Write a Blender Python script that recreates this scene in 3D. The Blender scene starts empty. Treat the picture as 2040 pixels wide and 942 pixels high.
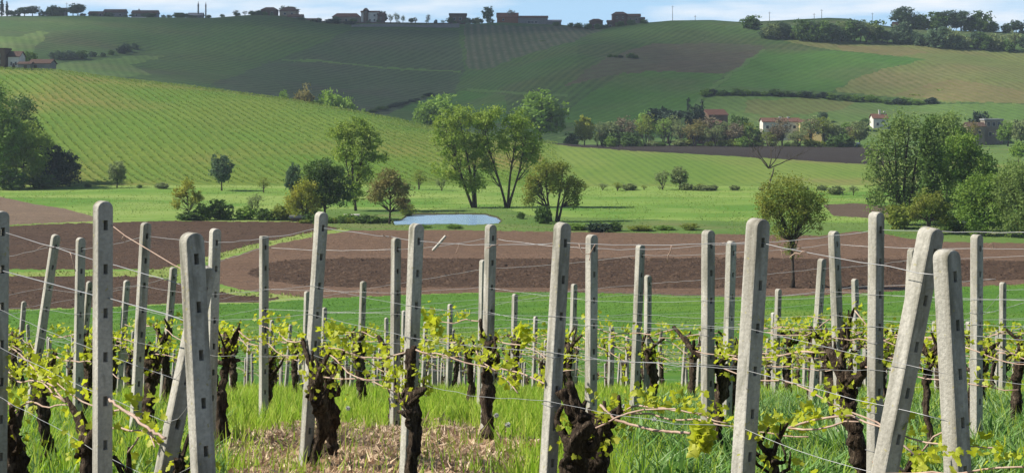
import bpy, bmesh, math, random
import numpy as np
from mathutils import Vector, Matrix

# ------------------------------------------------------------------ camera, sky, sun, exposure
F = 3400.0            # focal length in pixels of the 2040 px wide photograph
HY = 190.0            # row of the true horizon
W0, H0 = 2040.0, 942.0
sc = bpy.context.scene
cam_d = bpy.data.cameras.new("Camera")
cam = bpy.data.objects.new("Camera", cam_d)
sc.collection.objects.link(cam)
cam.location = (0, 0, 0)
cam.rotation_euler = (math.radians(90), 0, 0)
cam_d.sensor_fit = 'HORIZONTAL'
cam_d.sensor_width = 36.0
cam_d.lens = 36.0 * F / W0
cam_d.shift_y = -(H0 / 2 - HY) / W0
cam_d.clip_start = 0.1
cam_d.clip_end = 9000
sc.camera = cam
SUN_EL, SUN_AZ = 41.0, -92.0       # azimuth measured from +Y (view direction), negative = left
SUN_STR, SKY_STR, EXPO = 5.0, 0.050, 0.62
sdir = Vector((math.sin(math.radians(SUN_AZ)) * math.cos(math.radians(SUN_EL)),
               math.cos(math.radians(SUN_AZ)) * math.cos(math.radians(SUN_EL)),
               math.sin(math.radians(SUN_EL))))
w = bpy.data.worlds.new("World"); sc.world = w; w.use_nodes = True
nt = w.node_tree; N = nt.nodes; L = nt.links
N.clear()
out = N.new('ShaderNodeOutputWorld'); bg = N.new('ShaderNodeBackground')
sky = N.new('ShaderNodeTexSky'); sky.sky_type = 'NISHITA'; sky.sun_disc = False
sky.sun_elevation = math.radians(SUN_EL); sky.sun_rotation = math.radians(SUN_AZ)
sky.air_density = 1.0; sky.dust_density = 0.25; sky.ozone_density = 1.6
tc = N.new('ShaderNodeTexCoord'); mp = N.new('ShaderNodeMapping')
mp.inputs['Scale'].default_value = (9, 9, 70); mp.inputs['Location'].default_value = (1.3, 0.4, 2.0)
nz = N.new('ShaderNodeTexNoise'); nz.inputs['Scale'].default_value = 1.0; nz.inputs['Detail'].default_value = 7
nz.inputs['Roughness'].default_value = 0.55
cr = N.new('ShaderNodeValToRGB')
cr.color_ramp.elements[0].position = 0.40; cr.color_ramp.elements[0].color = (0, 0, 0, 1)
cr.color_ramp.elements[1].position = 0.66; cr.color_ramp.elements[1].color = (1, 1, 1, 1)
hs = N.new('ShaderNodeMix'); hs.data_type = 'RGBA'; hs.blend_type = 'MULTIPLY'
hs.inputs['Factor'].default_value = 1.0; hs.inputs[7].default_value = (0.62, 0.86, 1.10, 1)
mx = N.new('ShaderNodeMix'); mx.data_type = 'RGBA'
mx.inputs[7].default_value = (12.6, 13.2, 13.9, 1)
bg.inputs['Strength'].default_value = SKY_STR
L.new(tc.outputs['Generated'], mp.inputs['Vector']); L.new(mp.outputs['Vector'], nz.inputs['Vector'])
L.new(nz.outputs['Fac'], cr.inputs['Fac'])
L.new(sky.outputs['Color'], hs.inputs[6])
hz_ = N.new('ShaderNodeMapRange'); hz_.inputs['From Min'].default_value = 0.22; hz_.inputs['From Max'].default_value = 0.05
sx0 = N.new('ShaderNodeSeparateXYZ'); L.new(tc.outputs['Generated'], sx0.inputs[0]); L.new(sx0.outputs[2], hz_.inputs['Value'])
hm = N.new('ShaderNodeMix'); hm.data_type = 'RGBA'; L.new(hz_.outputs['Result'], hm.inputs['Factor'])
hm.inputs[7].default_value = (6.2, 9.6, 13.0, 1); L.new(hs.outputs[2], hm.inputs[6]); L.new(hm.outputs[2], mx.inputs[6])
sx = N.new('ShaderNodeSeparateXYZ'); L.new(tc.outputs['Generated'], sx.inputs[0])
lowc = N.new('ShaderNodeMapRange'); lowc.inputs['From Min'].default_value = 0.30; lowc.inputs['From Max'].default_value = 0.08
lowc.inputs['To Min'].default_value = 0.15; L.new(sx.outputs[2], lowc.inputs['Value'])
cm = N.new('ShaderNodeMath'); cm.operation = 'MULTIPLY'; L.new(cr.outputs['Color'], cm.inputs[0]); L.new(lowc.outputs['Result'], cm.inputs[1])
L.new(cm.outputs[0], mx.inputs['Factor'])
L.new(mx.outputs[2], bg.inputs['Color']); L.new(bg.outputs['Background'], out.inputs['Surface'])
sun_d = bpy.data.lights.new("Sun", 'SUN'); sun_d.energy = SUN_STR; sun_d.angle = math.radians(0.53)
sun_d.color = (1.0, 0.95, 0.83)
sun = bpy.data.objects.new("Sun", sun_d); sc.collection.objects.link(sun)
sun.rotation_euler = (-sdir).to_track_quat('-Z', 'Y').to_euler()
sc.view_settings.view_transform = 'Standard'; sc.view_settings.look = 'None'
sc.view_settings.gamma = 1.0; sc.view_settings.exposure = EXPO; sc.view_settings.use_curve_mapping = False
sc.cycles.max_bounces = 6; sc.cycles.transparent_max_bounces = 12; sc.cycles.diffuse_bounces = 3
sc.cycles.volume_bounces = 0

# ------------------------------------------------------------------ helpers
COL = sc.collection
rng = np.random.default_rng(11)
random.seed(5)

def tag(o, label=None, cat=None, group=None, kind=None):
    if label: o['label'] = label
    if cat: o['category'] = cat
    if group: o['group'] = group
    if kind: o['kind'] = kind
    return o

def empty(name, loc, rz=0.0):
    o = bpy.data.objects.new(name, None); COL.objects.link(o)
    o.location = loc; o.rotation_euler = (0, 0, rz); o.empty_display_size = 0.2
    return o

def link(name, me, parent=None, loc=None):
    o = bpy.data.objects.new(name, me); COL.objects.link(o)
    if parent is not None: o.parent = parent
    if loc is not None: o.location = loc
    return o

def np_mesh(name, verts, faces, mats, attr=None, smooth=False, midx=None):
    """faces: (M,k) int array, all the same k"""
    me = bpy.data.meshes.new(name)
    verts = np.asarray(verts, dtype=np.float32); faces = np.asarray(faces, dtype=np.int32)
    k = faces.shape[1]; m = faces.shape[0]
    me.vertices.add(len(verts)); me.vertices.foreach_set('co', verts.ravel())
    me.loops.add(m * k); me.loops.foreach_set('vertex_index', faces.ravel())
    me.polygons.add(m)
    me.polygons.foreach_set('loop_start', np.arange(0, m * k, k, dtype=np.int32))
    for mt in mats: me.materials.append(mt)
    if midx is not None: me.polygons.foreach_set('material_index', np.asarray(midx, dtype=np.int32))
    if smooth: me.polygons.foreach_set('use_smooth', np.ones(m, dtype=bool))
    if attr is not None:
        a = me.attributes.new('rnd', 'FLOAT', 'POINT'); a.data.foreach_set('value', np.asarray(attr, dtype=np.float32))
    me.update(calc_edges=True)
    return me

class MB:
    """collects shapes, builds ONE mesh"""
    def __init__(s): s.v = []; s.f = []; s.m = []; s.sm = []
    def add(s, vs, fs, mi=0, smooth=False):
        b = len(s.v); s.v.extend([tuple(map(float, v)) for v in vs])
        for f in fs: s.f.append(tuple(b + i for i in f)); s.m.append(mi); s.sm.append(smooth)
    def box(s, x0, x1, y0, y1, z0, z1, mi=0):
        s.add([(x0,y0,z0),(x1,y0,z0),(x1,y1,z0),(x0,y1,z0),(x0,y0,z1),(x1,y0,z1),(x1,y1,z1),(x0,y1,z1)],
              [(0,3,2,1),(4,5,6,7),(0,1,5,4),(1,2,6,5),(2,3,7,6),(3,0,4,7)], mi)
    def gable(s, x0, x1, y0, y1, z0, h, ov=0.4, th=0.18, mi=0, hip=0.0):
        """roof of two slopes, ridge along x, with thickness and overhang"""
        a = (x0-ov, x1+ov, y0-ov, y1+ov); ym = (y0+y1)/2; zo = z0 - h*ov/((y1-y0)/2)
        r0, r1 = a[0]+hip, a[1]-hip
        vs = [(a[0],a[2],zo),(a[1],a[2],zo),(a[1],a[3],zo),(a[0],a[3],zo),(r0,ym,z0+h),(r1,ym,z0+h)]
        vs += [(x,y,z+th) for x,y,z in vs]
        s.add(vs, [(0,4,5,1),(2,5,4,3),(6,7,11,10),(8,9,10,11),(0,1,7,6),(2,3,9,8),(1,5,11,7),(5,2,8,11),(3,4,10,9),(4,0,6,10)], mi)
    def tube(s, pts, rad, n=6, mi=0, rough=0.0, seed=0, cap=True, squash=1.0):
        pts = [Vector(p) for p in pts]
        r = random.Random(seed)
        vs = []; fs = []
        up = Vector((0, 1, 0.13)).normalized()
        for i, p in enumerate(pts):
            t = (pts[min(i+1, len(pts)-1)] - pts[max(i-1, 0)])
            if t.length < 1e-9: t = Vector((0,0,1))
            t.normalize()
            a = t.cross(up)
            if a.length < 0.05: a = t.cross(Vector((1,0,0)))
            a.normalize(); b = t.cross(a)
            for k in range(n):
                an = 2*math.pi*k/n
                rr = rad[i] * (1 + rough*(r.random()-0.5)*2)
                vs.append(p + a*math.cos(an)*rr + b*math.sin(an)*rr*squash)
        for i in range(len(pts)-1):
            for k in range(n):
                k2 = (k+1) % n
                fs.append((i*n+k, i*n+k2, (i+1)*n+k2, (i+1)*n+k))
        if cap:
            fs.append(tuple(range(n-1, -1, -1))); fs.append(tuple((len(pts)-1)*n+k for k in range(n)))
        s.add(vs, fs, mi, True)
    def build(s, name, mats, parent=None, loc=None):
        me = s.mesh(name, mats)
        return link(name, me, parent, loc)
    def mesh(s, name, mats):
        me = bpy.data.meshes.new(name); me.from_pydata(s.v, [], s.f)
        for m in (mats if isinstance(mats, (list, tuple)) else [mats]): me.materials.append(m)
        me.polygons.foreach_set('material_index', s.m); me.polygons.foreach_set('use_smooth', s.sm)
        me.update(); return me

# ------------------------------------------------------------------ materials
def new_mat(name):
    m = bpy.data.materials.new(name); m.use_nodes = True
    nt = m.node_tree; nt.nodes.clear(); return m, nt.nodes, nt.links
def rgb(c): return (c[0], c[1], c[2], 1)
def mixc(N, L, a, b, fac, mode='MIX'):
    x = N.new('ShaderNodeMix'); x.data_type = 'RGBA'; x.blend_type = mode
    for sock, v in ((6, a), (7, b)):
        if isinstance(v, tuple): x.inputs[sock].default_value = rgb(v)
        else: L.new(v, x.inputs[sock])
    if isinstance(fac, float): x.inputs['Factor'].default_value = fac
    else: L.new(fac, x.inputs['Factor'])
    return x.outputs[2]
def noise(N, L, scale, detail=4, rough=0.55, vec=None, lo=0.35, hi=0.65, stretch=None, dist=0.0):
    if vec is None:
        g = N.new('ShaderNodeNewGeometry'); vec = g.outputs['Position']
    if stretch:
        mp = N.new('ShaderNodeMapping'); mp.inputs['Scale'].default_value = stretch[:3]
        if len(stretch) > 3: mp.inputs['Rotation'].default_value = (0, 0, stretch[3])
        L.new(vec, mp.inputs['Vector']); vec = mp.outputs['Vector']
    n = N.new('ShaderNodeTexNoise'); n.inputs['Scale'].default_value = scale
    n.inputs['Detail'].default_value = detail; n.inputs['Roughness'].default_value = rough
    n.inputs['Distortion'].default_value = dist
    L.new(vec, n.inputs['Vector'])
    r = N.new('ShaderNodeMapRange'); r.inputs['From Min'].default_value = lo; r.inputs['From Max'].default_value = hi
    L.new(n.outputs['Fac'], r.inputs['Value'])
    return r.outputs['Result']
def objvec(N):
    return N.new('ShaderNodeTexCoord').outputs['Object']
def finish(N, L, color, rough=0.9, bump=None, bstr=0.3, bdist=0.05, spec=0.2, metal=0.0):
    b = N.new('ShaderNodeBsdfPrincipled'); o = N.new('ShaderNodeOutputMaterial')
    if isinstance(color, tuple): b.inputs['Base Color'].default_value = rgb(color)
    else: L.new(color, b.inputs['Base Color'])
    b.inputs['Roughness'].default_value = rough; b.inputs['Specular IOR Level'].default_value = spec
    b.inputs['Metallic'].default_value = metal
    if bump is not None:
        bp = N.new('ShaderNodeBump'); bp.inputs['Strength'].default_value = bstr; bp.inputs['Distance'].default_value = bdist
        L.new(bump, bp.inputs['Height']); L.new(bp.outputs['Normal'], b.inputs['Normal'])
    L.new(b.outputs['BSDF'], o.inputs['Surface'])
    return b

def mat_simple(name, c1, c2, scale=3.0, rough=0.85, bstr=0.2, bdist=0.02, spec=0.25, metal=0.0, stretch=None):
    m, N, L = new_mat(name)
    v = objvec(N)
    n = noise(N, L, scale, 5, vec=v, stretch=stretch)
    n2 = noise(N, L, scale*6, 4, vec=v, lo=0.3, hi=0.7, stretch=stretch)
    c = mixc(N, L, c1, c2, n)
    c = mixc(N, L, c, tuple(x*0.6 for x in c1), mul(N, L, n2, 0.35))
    finish(N, L, c, rough, n2, bstr, bdist, spec, metal)
    return m
def mul(N, L, a, k):
    x = N.new('ShaderNodeMath'); x.operation = 'MULTIPLY'
    L.new(a, x.inputs[0])
    if isinstance(k, (float, int)): x.inputs[1].default_value = k
    else: L.new(k, x.inputs[1])
    return x.outputs[0]

def rows(N, L, ang, spacing, width=0.5, wob=1.0, wobscale=0.01, soft=0.25):
    """parallel planted rows on the ground: 1 on the row, 0 between; ang = direction of rows (rad from +X)"""
    g = N.new('ShaderNodeNewGeometry'); sp = N.new('ShaderNodeSeparateXYZ'); L.new(g.outputs['Position'], sp.inputs[0])
    nx, ny = -math.sin(ang), math.cos(ang)
    a = mul(N, L, sp.outputs[0], nx / spacing); b = mul(N, L, sp.outputs[1], ny / spacing)
    ad = N.new('ShaderNodeMath'); ad.operation = 'ADD'; L.new(a, ad.inputs[0]); L.new(b, ad.inputs[1])
    n = N.new('ShaderNodeTexNoise'); n.inputs['Scale'].default_value = wobscale; n.inputs['Detail'].default_value = 2
    L.new(g.outputs['Position'], n.inputs['Vector'])
    ad2 = N.new('ShaderNodeMath'); ad2.operation = 'MULTIPLY_ADD'; L.new(n.outputs['Fac'], ad2.inputs[0])
    ad2.inputs[1].default_value = wob; L.new(ad.outputs[0], ad2.inputs[2])
    fr = N.new('ShaderNodeMath'); fr.operation = 'PINGPONG'; fr.inputs[1].default_value = 0.5
    L.new(ad2.outputs[0], fr.inputs[0])
    r = N.new('ShaderNodeMapRange'); r.inputs['From Min'].default_value = 0.5 - width/2 - soft/2
    r.inputs['From Max'].default_value = 0.5 - width/2 + soft/2
    L.new(fr.outputs[0], r.inputs['Value'])
    return r.outputs['Result']

def mat_field(name, c1, c2, c3=None, big=0.02, fine=0.6, rowspec=None, rowcol=None, rowstr=0.6, bstr=0.5, bdist=0.15,
              stretch=None, fstr=0.5, c3lo=0.5, c3hi=0.7, c3scale=None):
    m, N, L = new_mat(name)
    nb = noise(N, L, big, 4, lo=0.38, hi=0.62, stretch=stretch)
    nf = noise(N, L, fine, 6, rough=0.7, lo=0.3, hi=0.7)
    c = mixc(N, L, c1, c2, nb)
    if c3 is not None:
        n3 = noise(N, L, c3scale or big*0.6, 3, lo=c3lo, hi=c3hi, stretch=(1.0, 1.7, 1.0, 0.5))
        c = mixc(N, L, c, c3, n3)
    if rowspec:
        rw = rows(N, L, *rowspec)
        nr = noise(N, L, 0.35, 3, lo=0.25, hi=0.6)
        c = mixc(N, L, c, rowcol, mul(N, L, mul(N, L, rw, nr), rowstr))
    dark = tuple(x*0.45 for x in c1)
    c = mixc(N, L, c, dark, mul(N, L, nf, fstr))
    finish(N, L, c, 0.95, nf, bstr, bdist, 0.1)
    return m

def mat_leaf(name, c1, c2, trans=0.35, scale=0.35, rough=0.65, spec=0.3, tcol=None):
    m, N, L = new_mat(name)
    v = objvec(N)
    n = noise(N, L, scale, 3, vec=v, lo=0.35, hi=0.65)
    c = mixc(N, L, c1, c2, n)
    at = N.new('ShaderNodeAttribute'); at.attribute_name = 'rnd'
    c = mixc(N, L, c, tuple(x*0.5 for x in c1), mul(N, L, at.outputs['Fac'], 0.55))
    b = N.new('ShaderNodeBsdfPrincipled'); o = N.new('ShaderNodeOutputMaterial')
    b.inputs['Roughness'].default_value = rough; b.inputs['Specular IOR Level'].default_value = spec
    t = N.new('ShaderNodeBsdfTranslucent'); ms = N.new('ShaderNodeMixShader'); ms.inputs[0].default_value = trans
    L.new(c, b.inputs['Base Color'])
    if tcol: L.new(mixc(N, L, c, tcol, 0.6), t.inputs['Color'])
    else: L.new(c, t.inputs['Color'])
    L.new(b.outputs[0], ms.inputs[1]); L.new(t.outputs[0], ms.inputs[2]); L.new(ms.outputs[0], o.inputs['Surface'])
    return m

# ------------------------------------------------------------------ terrain: heights
BASE = [(0,-1.6),(4,-1.85),(8,-2.32),(11,-2.63),(15,-3.08),(18,-3.5),(25,-4.55),(37,-6.5),(60,-10.5),(80,-14.0),
        (110,-18.0),(140,-20.8),(170,-22.4),(209,-23.6),(290,-24.0),(400,-24.0),(450,-24.0)]
def curve(pts, x):
    a = np.array(pts, dtype=float); return np.interp(x, a[:,0], a[:,1])
CREST_Y = [(-800,165),(-300,150),(0,137),(100,141),(250,160),(400,176),(560,198),(700,222),(850,252),(960,270),(1070,284),(1300,302),(1500,316),(1730,326),(2040,332),(3000,340)]
CREST_D = [(-800,640),(0,630),(100,620),(560,590),(850,560),(1070,540),(1300,525),(1730,515),(2040,510),(3000,510)]
SKY_Y = [(-800,60),(-200,40),(0,34),(150,33),(300,36),(420,37),(500,31),(560,33),(640,44),(700,48),(800,48),(910,50),(1000,46),(1120,51),(1180,58),(1230,54),(1285,47),(1340,42),(1420,42),(1475,45),(1560,42),(1650,37),(1690,39),(1740,49),(1800,58),(1900,62),(2040,66),(3000,90)]
MID_Y = [(-800,120),(0,96),(200,112),(300,126),(500,140),(700,150),(900,150),(1040,140),(1150,118),(1300,112),(1500,112),(1650,116),(2040,128),(3000,150)]
LOW_Y = [(-800,200),(0,170),(300,188),(600,215),(900,238),(1100,236),(1250,226),(1450,212),(1700,212),(2040,216),(3000,230)]
def pch(x, y, q):
    h = np.diff(x); dl = np.diff(y)/h
    m = np.zeros_like(x); m[0] = dl[0]; m[-1] = dl[-1]
    for i in range(1, len(x)-1):
        if dl[i-1]*dl[i] > 0:
            w1 = 2*h[i]+h[i-1]; w2 = h[i]+2*h[i-1]
            m[i] = (w1+w2)/(w1/dl[i-1]+w2/dl[i])
    i = np.clip(np.searchsorted(x, q)-1, 0, len(x)-2)
    t = (q-x[i])/h[i]
    return ((1+2*t)*(1-t)**2)*y[i] + t*(1-t)**2*h[i]*m[i] + t*t*(3-2*t)*y[i+1] + t*t*(t-1)*h[i]*m[i+1]
def smooth_noise(x, y, seed, wl, octs=3):
    r = np.random.default_rng(seed); s = np.zeros_like(x, dtype=float); a = 1.0
    for o in range(octs):
        for k in range(5):
            an = r.uniform(0, 2*np.pi); ph = r.uniform(0, 2*np.pi); f = 2*np.pi/(wl/(2**o))*r.uniform(0.7, 1.4)
            s += a/5*1.6*np.sin((x*np.cos(an)+y*np.sin(an))*f+ph)
        a *= 0.5
    return s
px_cols = np.concatenate([np.arange(-1500, -60, 12.0), np.arange(-60, 2100, 3.0), np.arange(2100, 3540, 12.0)])
d_rows = np.concatenate([np.array([0.01]), np.arange(1, 60, 0.5), np.arange(60, 112, 0.8), np.arange(112, 460, 1.0), np.arange(460, 720, 1.5),
                         np.arange(720, 1190, 2.5), np.arange(1190, 1400, 15), np.arange(1400, 2700, 100)])
ZG = np.zeros((len(d_rows), len(px_cols)))
bx_, bz_ = np.array([b[0] for b in BASE], float), np.array([b[1] for b in BASE], float)
def zz(yv, d): return -(yv-HY)/F*d
for j, p in enumerate(px_cols):
    cd = float(curve(CREST_D, p)); zc = zz(float(curve(CREST_Y, p)), cd)
    md = 450+(cd-450)*0.55; mz = -24+(zc+24)*0.63
    zb = -21.0
    behind = min(zc-1.0, -19.5) if zc < -14 else zc - 11
    nd = list(bx_) + [md, cd, cd+75, 716, 830, 960, 1150, 1300, 1800, 2700]
    nz_ = list(bz_) + [mz, zc, behind, zb, zz(float(curve(LOW_Y, p)), 830), zz(float(curve(MID_Y, p)), 960),
                       zz(float(curve(SKY_Y, p)), 1150), zz(float(curve(SKY_Y, p)), 1150)-12, -5, -60]
    ZG[:, j] = pch(np.array(nd, float), np.array(nz_, float), d_rows)
DD, PP = np.meshgrid(d_rows, px_cols, indexing='ij')
XX = (PP-1020)/F*DD
ZG += smooth_noise(XX, DD, 3, 170, 3)*1.5*np.clip((DD-730)/120, 0, 1)*np.clip((1130-DD)/120, 0, 1)
ZG += smooth_noise(XX, DD, 4, 60, 2)*0.35*np.clip((DD-470)/50, 0, 1)*np.clip((DD-0)/1, 0, 1)*np.where(DD < 560, 1, 0.4)
ZG += smooth_noise(XX, DD, 5, 55, 3)*0.12*np.clip((DD-120)/60, 0, 1)*np.where(DD < 465, 1, 0)
ZG += smooth_noise(XX, DD, 6, 1.6, 2)*0.025*np.clip((60-DD)/20, 0, 1)
# gentle spurs on the far hillside
spur = np.exp(-((PP-(1290-(1150-DD)*0.95))/150.0)**2)*np.clip((1100-DD)/200, 0, 1)*np.clip((DD-740)/150, 0, 1)
ZG += 5.0*spur
vall = np.exp(-((PP-(930-(1150-DD)*0.1))/110.0)**2)*np.clip((1110-DD)/150, 0, 1)*np.clip((DD-740)/100, 0, 1)
ZG -= 4.0*vall
# pond basin
POND_Z = -24.22
POND = [(784,441),(800,439),(812,430),(822,428),(870,428),(930,427),(968,428),(978,431),(990,434),(998,440),(993,446),(968,448),(930,450),(902,447),(870,448),(846,451),(818,449),(786,449)]
def pond_xy(p): 
    d = -POND_Z*F/(p[1]-HY); return ((p[0]-1020)/F*d, d)
pw = [pond_xy(p) for p in POND]
def inpoly(poly, x, y):
    r = np.zeros(x.shape, bool); n = len(poly)
    for i in range(n):
        x0, y0 = poly[i]; x1, y1 = poly[(i+1) % n]
        if y0 == y1: continue
        c = ((y0 > y) != (y1 > y)) & (x < (x1-x0)*(y-y0)/(y1-y0)+x0)
        r ^= c
    return r
cx_ = sum(p[0] for p in pw)/len(pw); cy_ = sum(p[1] for p in pw)/len(pw)
inp = inpoly(pw, XX, DD); ring = inpoly([(cx_+(a-cx_)*1.12, cy_+(b-cy_)*1.12) for a, b in pw], XX, DD)
inner = inpoly([(cx_+(a-cx_)*0.93, cy_+(b-cy_)*0.9) for a, b in pw], XX, DD)
ZG = np.where(ring & ~inp, np.minimum(ZG, -24.05), ZG); ZG = np.where(inp, -24.3, ZG); ZG = np.where(inner, -24.9, ZG)

def zpd(px, d):
    px = np.asarray(px, float); d = np.asarray(d, float)
    j = np.clip(np.searchsorted(px_cols, px)-1, 0, len(px_cols)-2); i = np.clip(np.searchsorted(d_rows, d)-1, 0, len(d_rows)-2)
    u = np.clip((px-px_cols[j])/(px_cols[j+1]-px_cols[j]), 0, 1); v = np.clip((d-d_rows[i])/(d_rows[i+1]-d_rows[i]), 0, 1)
    return (ZG[i,j]*(1-u)+ZG[i,j+1]*u)*(1-v)+(ZG[i+1,j]*(1-u)+ZG[i+1,j+1]*u)*v
def zxy(x, y):
    x = np.asarray(x, float); y = np.asarray(y, float)
    return zpd(1020+F*x/np.maximum(y, 0.3), y)
def ground(px, d): return Vector(((px-1020)/F*d, d, float(zpd(px, d))))
def dist_at(px, py, lo, hi):
    """distance at which the ground shows at picture row py, searched between lo and hi"""
    ds = np.arange(lo, hi, 0.5 if hi < 120 else 1.0); z = zpd(np.full(ds.shape, px), ds); y = HY - F*z/ds
    k = np.argmin(np.abs(y-py)); return float(ds[k])

# ------------------------------------------------------------------ terrain: fields
rowA = math.atan2(0.83, -0.557)
GREEN_V = (0.075, 0.150, 0.030)
M_vground = mat_field('vineyard_soil_grass', (0.085,0.12,0.03), (0.16,0.12,0.07), big=0.5, fine=9, bstr=0.6, bdist=0.03)
M_green = mat_field('cereal_green', (0.075,0.175,0.024), (0.092,0.20,0.027), (0.15,0.23,0.035), big=0.05, fine=1.2, stretch=(0.35,1.6,1,0.0), bdist=0.1, fstr=0.35, c3scale=0.03, rowspec=(0.42,7.0,0.16,2.5,0.012,0.2), rowcol=(0.030,0.095,0.018), rowstr=0.55)
M_meadow = mat_field('meadow_grass', (0.155,0.260,0.045), (0.250,0.320,0.085), (0.10,0.21,0.03), big=0.035, fine=0.35, stretch=(0.25,1.6,1,0.0), fstr=0.35, c3scale=0.02, c3lo=0.48, c3hi=0.6)
M_rough = mat_field('rough_grass', (0.090,0.165,0.035), (0.13,0.20,0.05), (0.17,0.17,0.07), big=0.06, fine=0.7, fstr=0.4)
M_track = mat_field('track_grass', (0.20,0.28,0.06), (0.26,0.30,0.09), big=0.2, fine=1.5, fstr=0.4)
def mat_plough(name, c1, c2, c3, ang, sp, fstr):
    m, N, L = new_mat(name)
    nb = noise(N, L, 0.05, 4, lo=0.35, hi=0.65, stretch=(0.4,1.4,1,0.0)); nf = noise(N, L, 0.9, 6, rough=0.75, lo=0.34, hi=0.62, stretch=(0.55,1.0,1,0.1))
    rw = rows(N, L, ang, sp, 0.45, 3.0, 0.02, 0.5); big_ = noise(N, L, 0.018, 4, lo=0.40, hi=0.60, stretch=(0.5,1.6,1,0.2))
    clod = noise(N, L, 0.42, 3, lo=0.42, hi=0.60, stretch=(0.6,1.0,1,0.0)); c = mixc(N, L, c1, c2, nb); c = mixc(N, L, c, c3, mul(N, L, clod, fstr*0.75)); c = mixc(N, L, c, c3, mul(N, L, nf, fstr*0.8)); c = mixc(N, L, c, c3, mul(N, L, rw, fstr*0.5))
    c = mixc(N, L, c, tuple(x*0.62 for x in c1), mul(N, L, big_, 0.55)); nn = noise(N, L, 2.2, 4, lo=0.45, hi=0.7); c = mixc(N, L, c, tuple(x*1.9 for x in c1), mul(N, L, nn, 0.25))
    finish(N, L, c, 0.95, nf, 0.9, 0.35, 0.1)
    return m
M_plough = mat_plough('ploughed_dark', (0.125,0.074,0.046), (0.150,0.090,0.056), (0.026,0.018,0.015), 0.05, 1.5, 0.8)
M_harrow = mat_plough('harrowed_light', (0.245,0.152,0.098), (0.205,0.125,0.080), (0.10,0.07,0.055), 0.03, 3.0, 0.5)
M_left = mat_plough('ploughed_mid', (0.145,0.088,0.057), (0.120,0.073,0.048), (0.045,0.030,0.022), 0.0, 2.0, 0.7)
M_tan = mat_plough('bare_tan', (0.30,0.215,0.150), (0.22,0.155,0.11), (0.14,0.10,0.07), 2.75, 5.0, 0.6)
M_brown = mat_plough('bare_brown', (0.17,0.12,0.085), (0.14,0.10,0.07), (0.09,0.065,0.045), 0.0, 4.0, 0.5)
M_darkp = mat_plough('ploughed_far', (0.058,0.048,0.042), (0.05,0.040,0.036), (0.03,0.025,0.022), 0.0, 3.0, 0.5)
rowH = math.atan2(-0.88, 0.48)
M_slope = mat_field('vineyard_slope_grass', (0.110,0.205,0.026), (0.165,0.220,0.036), (0.25,0.19,0.060), big=0.018, fine=0.5, rowspec=(rowH,2.6,0.5,0.0,0.006,0.35), rowcol=(0.055,0.13,0.018), rowstr=0.6, fstr=0.45, c3lo=0.46, c3hi=0.66)
M_slope2 = mat_field('vineyard_flat_grass', (0.125,0.205,0.035), (0.17,0.23,0.048), (0.21,0.19,0.065), big=0.03, fine=0.5, rowspec=(1.75,2.6,0.4,0.6,0.006,0.3), rowcol=(0.06,0.12,0.03), rowstr=0.5, fstr=0.3)
def far(name, c1, c2, c3, ang, sp, rc, rs=0.5, **k):
    return mat_field(name, c1, c2, c3, big=0.02, fine=0.16, rowspec=(ang,sp,0.5,1.5,0.004,0.35), rowcol=rc, rowstr=min(1.0, rs*1.5), fstr=0.5, bdist=0.5, **k)
M_hill = far('hill_vines', (0.060,0.124,0.030), (0.084,0.136,0.038), (0.098,0.104,0.048), 1.15, 4.6, (0.034,0.060,0.026), 0.55)
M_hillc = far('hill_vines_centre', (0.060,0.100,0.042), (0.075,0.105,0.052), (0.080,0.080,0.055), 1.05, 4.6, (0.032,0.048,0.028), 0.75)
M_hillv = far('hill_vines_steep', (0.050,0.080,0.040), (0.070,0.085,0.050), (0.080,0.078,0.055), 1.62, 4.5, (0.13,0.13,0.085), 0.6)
M_hillg = far('hill_green', (0.064,0.150,0.028), (0.084,0.166,0.034), (0.095,0.125,0.045), 0.9, 4.6, (0.04,0.09,0.022), 0.35)
M_hilll = far('hill_light', (0.100,0.180,0.042), (0.13,0.20,0.055), (0.16,0.19,0.07), 1.9, 4.6, (0.06,0.10,0.03), 0.4)
M_hilly = far('hill_yellow', (0.135,0.175,0.050), (0.165,0.185,0.060), (0.18,0.155,0.07), 1.8, 4.6, (0.10,0.11,0.035), 0.6)
M_hillb = far('hill_brown', (0.110,0.092,0.060), (0.095,0.098,0.055), (0.09,0.11,0.055), 0.6, 6, (0.08,0.065,0.05), 0.5)
M_strip = far('hill_verge', (0.085,0.16,0.04), (0.10,0.17,0.05), (0.12,0.18,0.06), 0.6, 9, (0.08,0.14,0.04), 0.2)
M_hillo = far('hill_ochre', (0.185,0.155,0.070), (0.16,0.155,0.062), (0.19,0.135,0.075), 1.9, 4.2, (0.13,0.14,0.04), 0.8)
M_dirt = mat_simple('dirt_road', (0.33,0.30,0.24), (0.42,0.38,0.31), 0.3)

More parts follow.
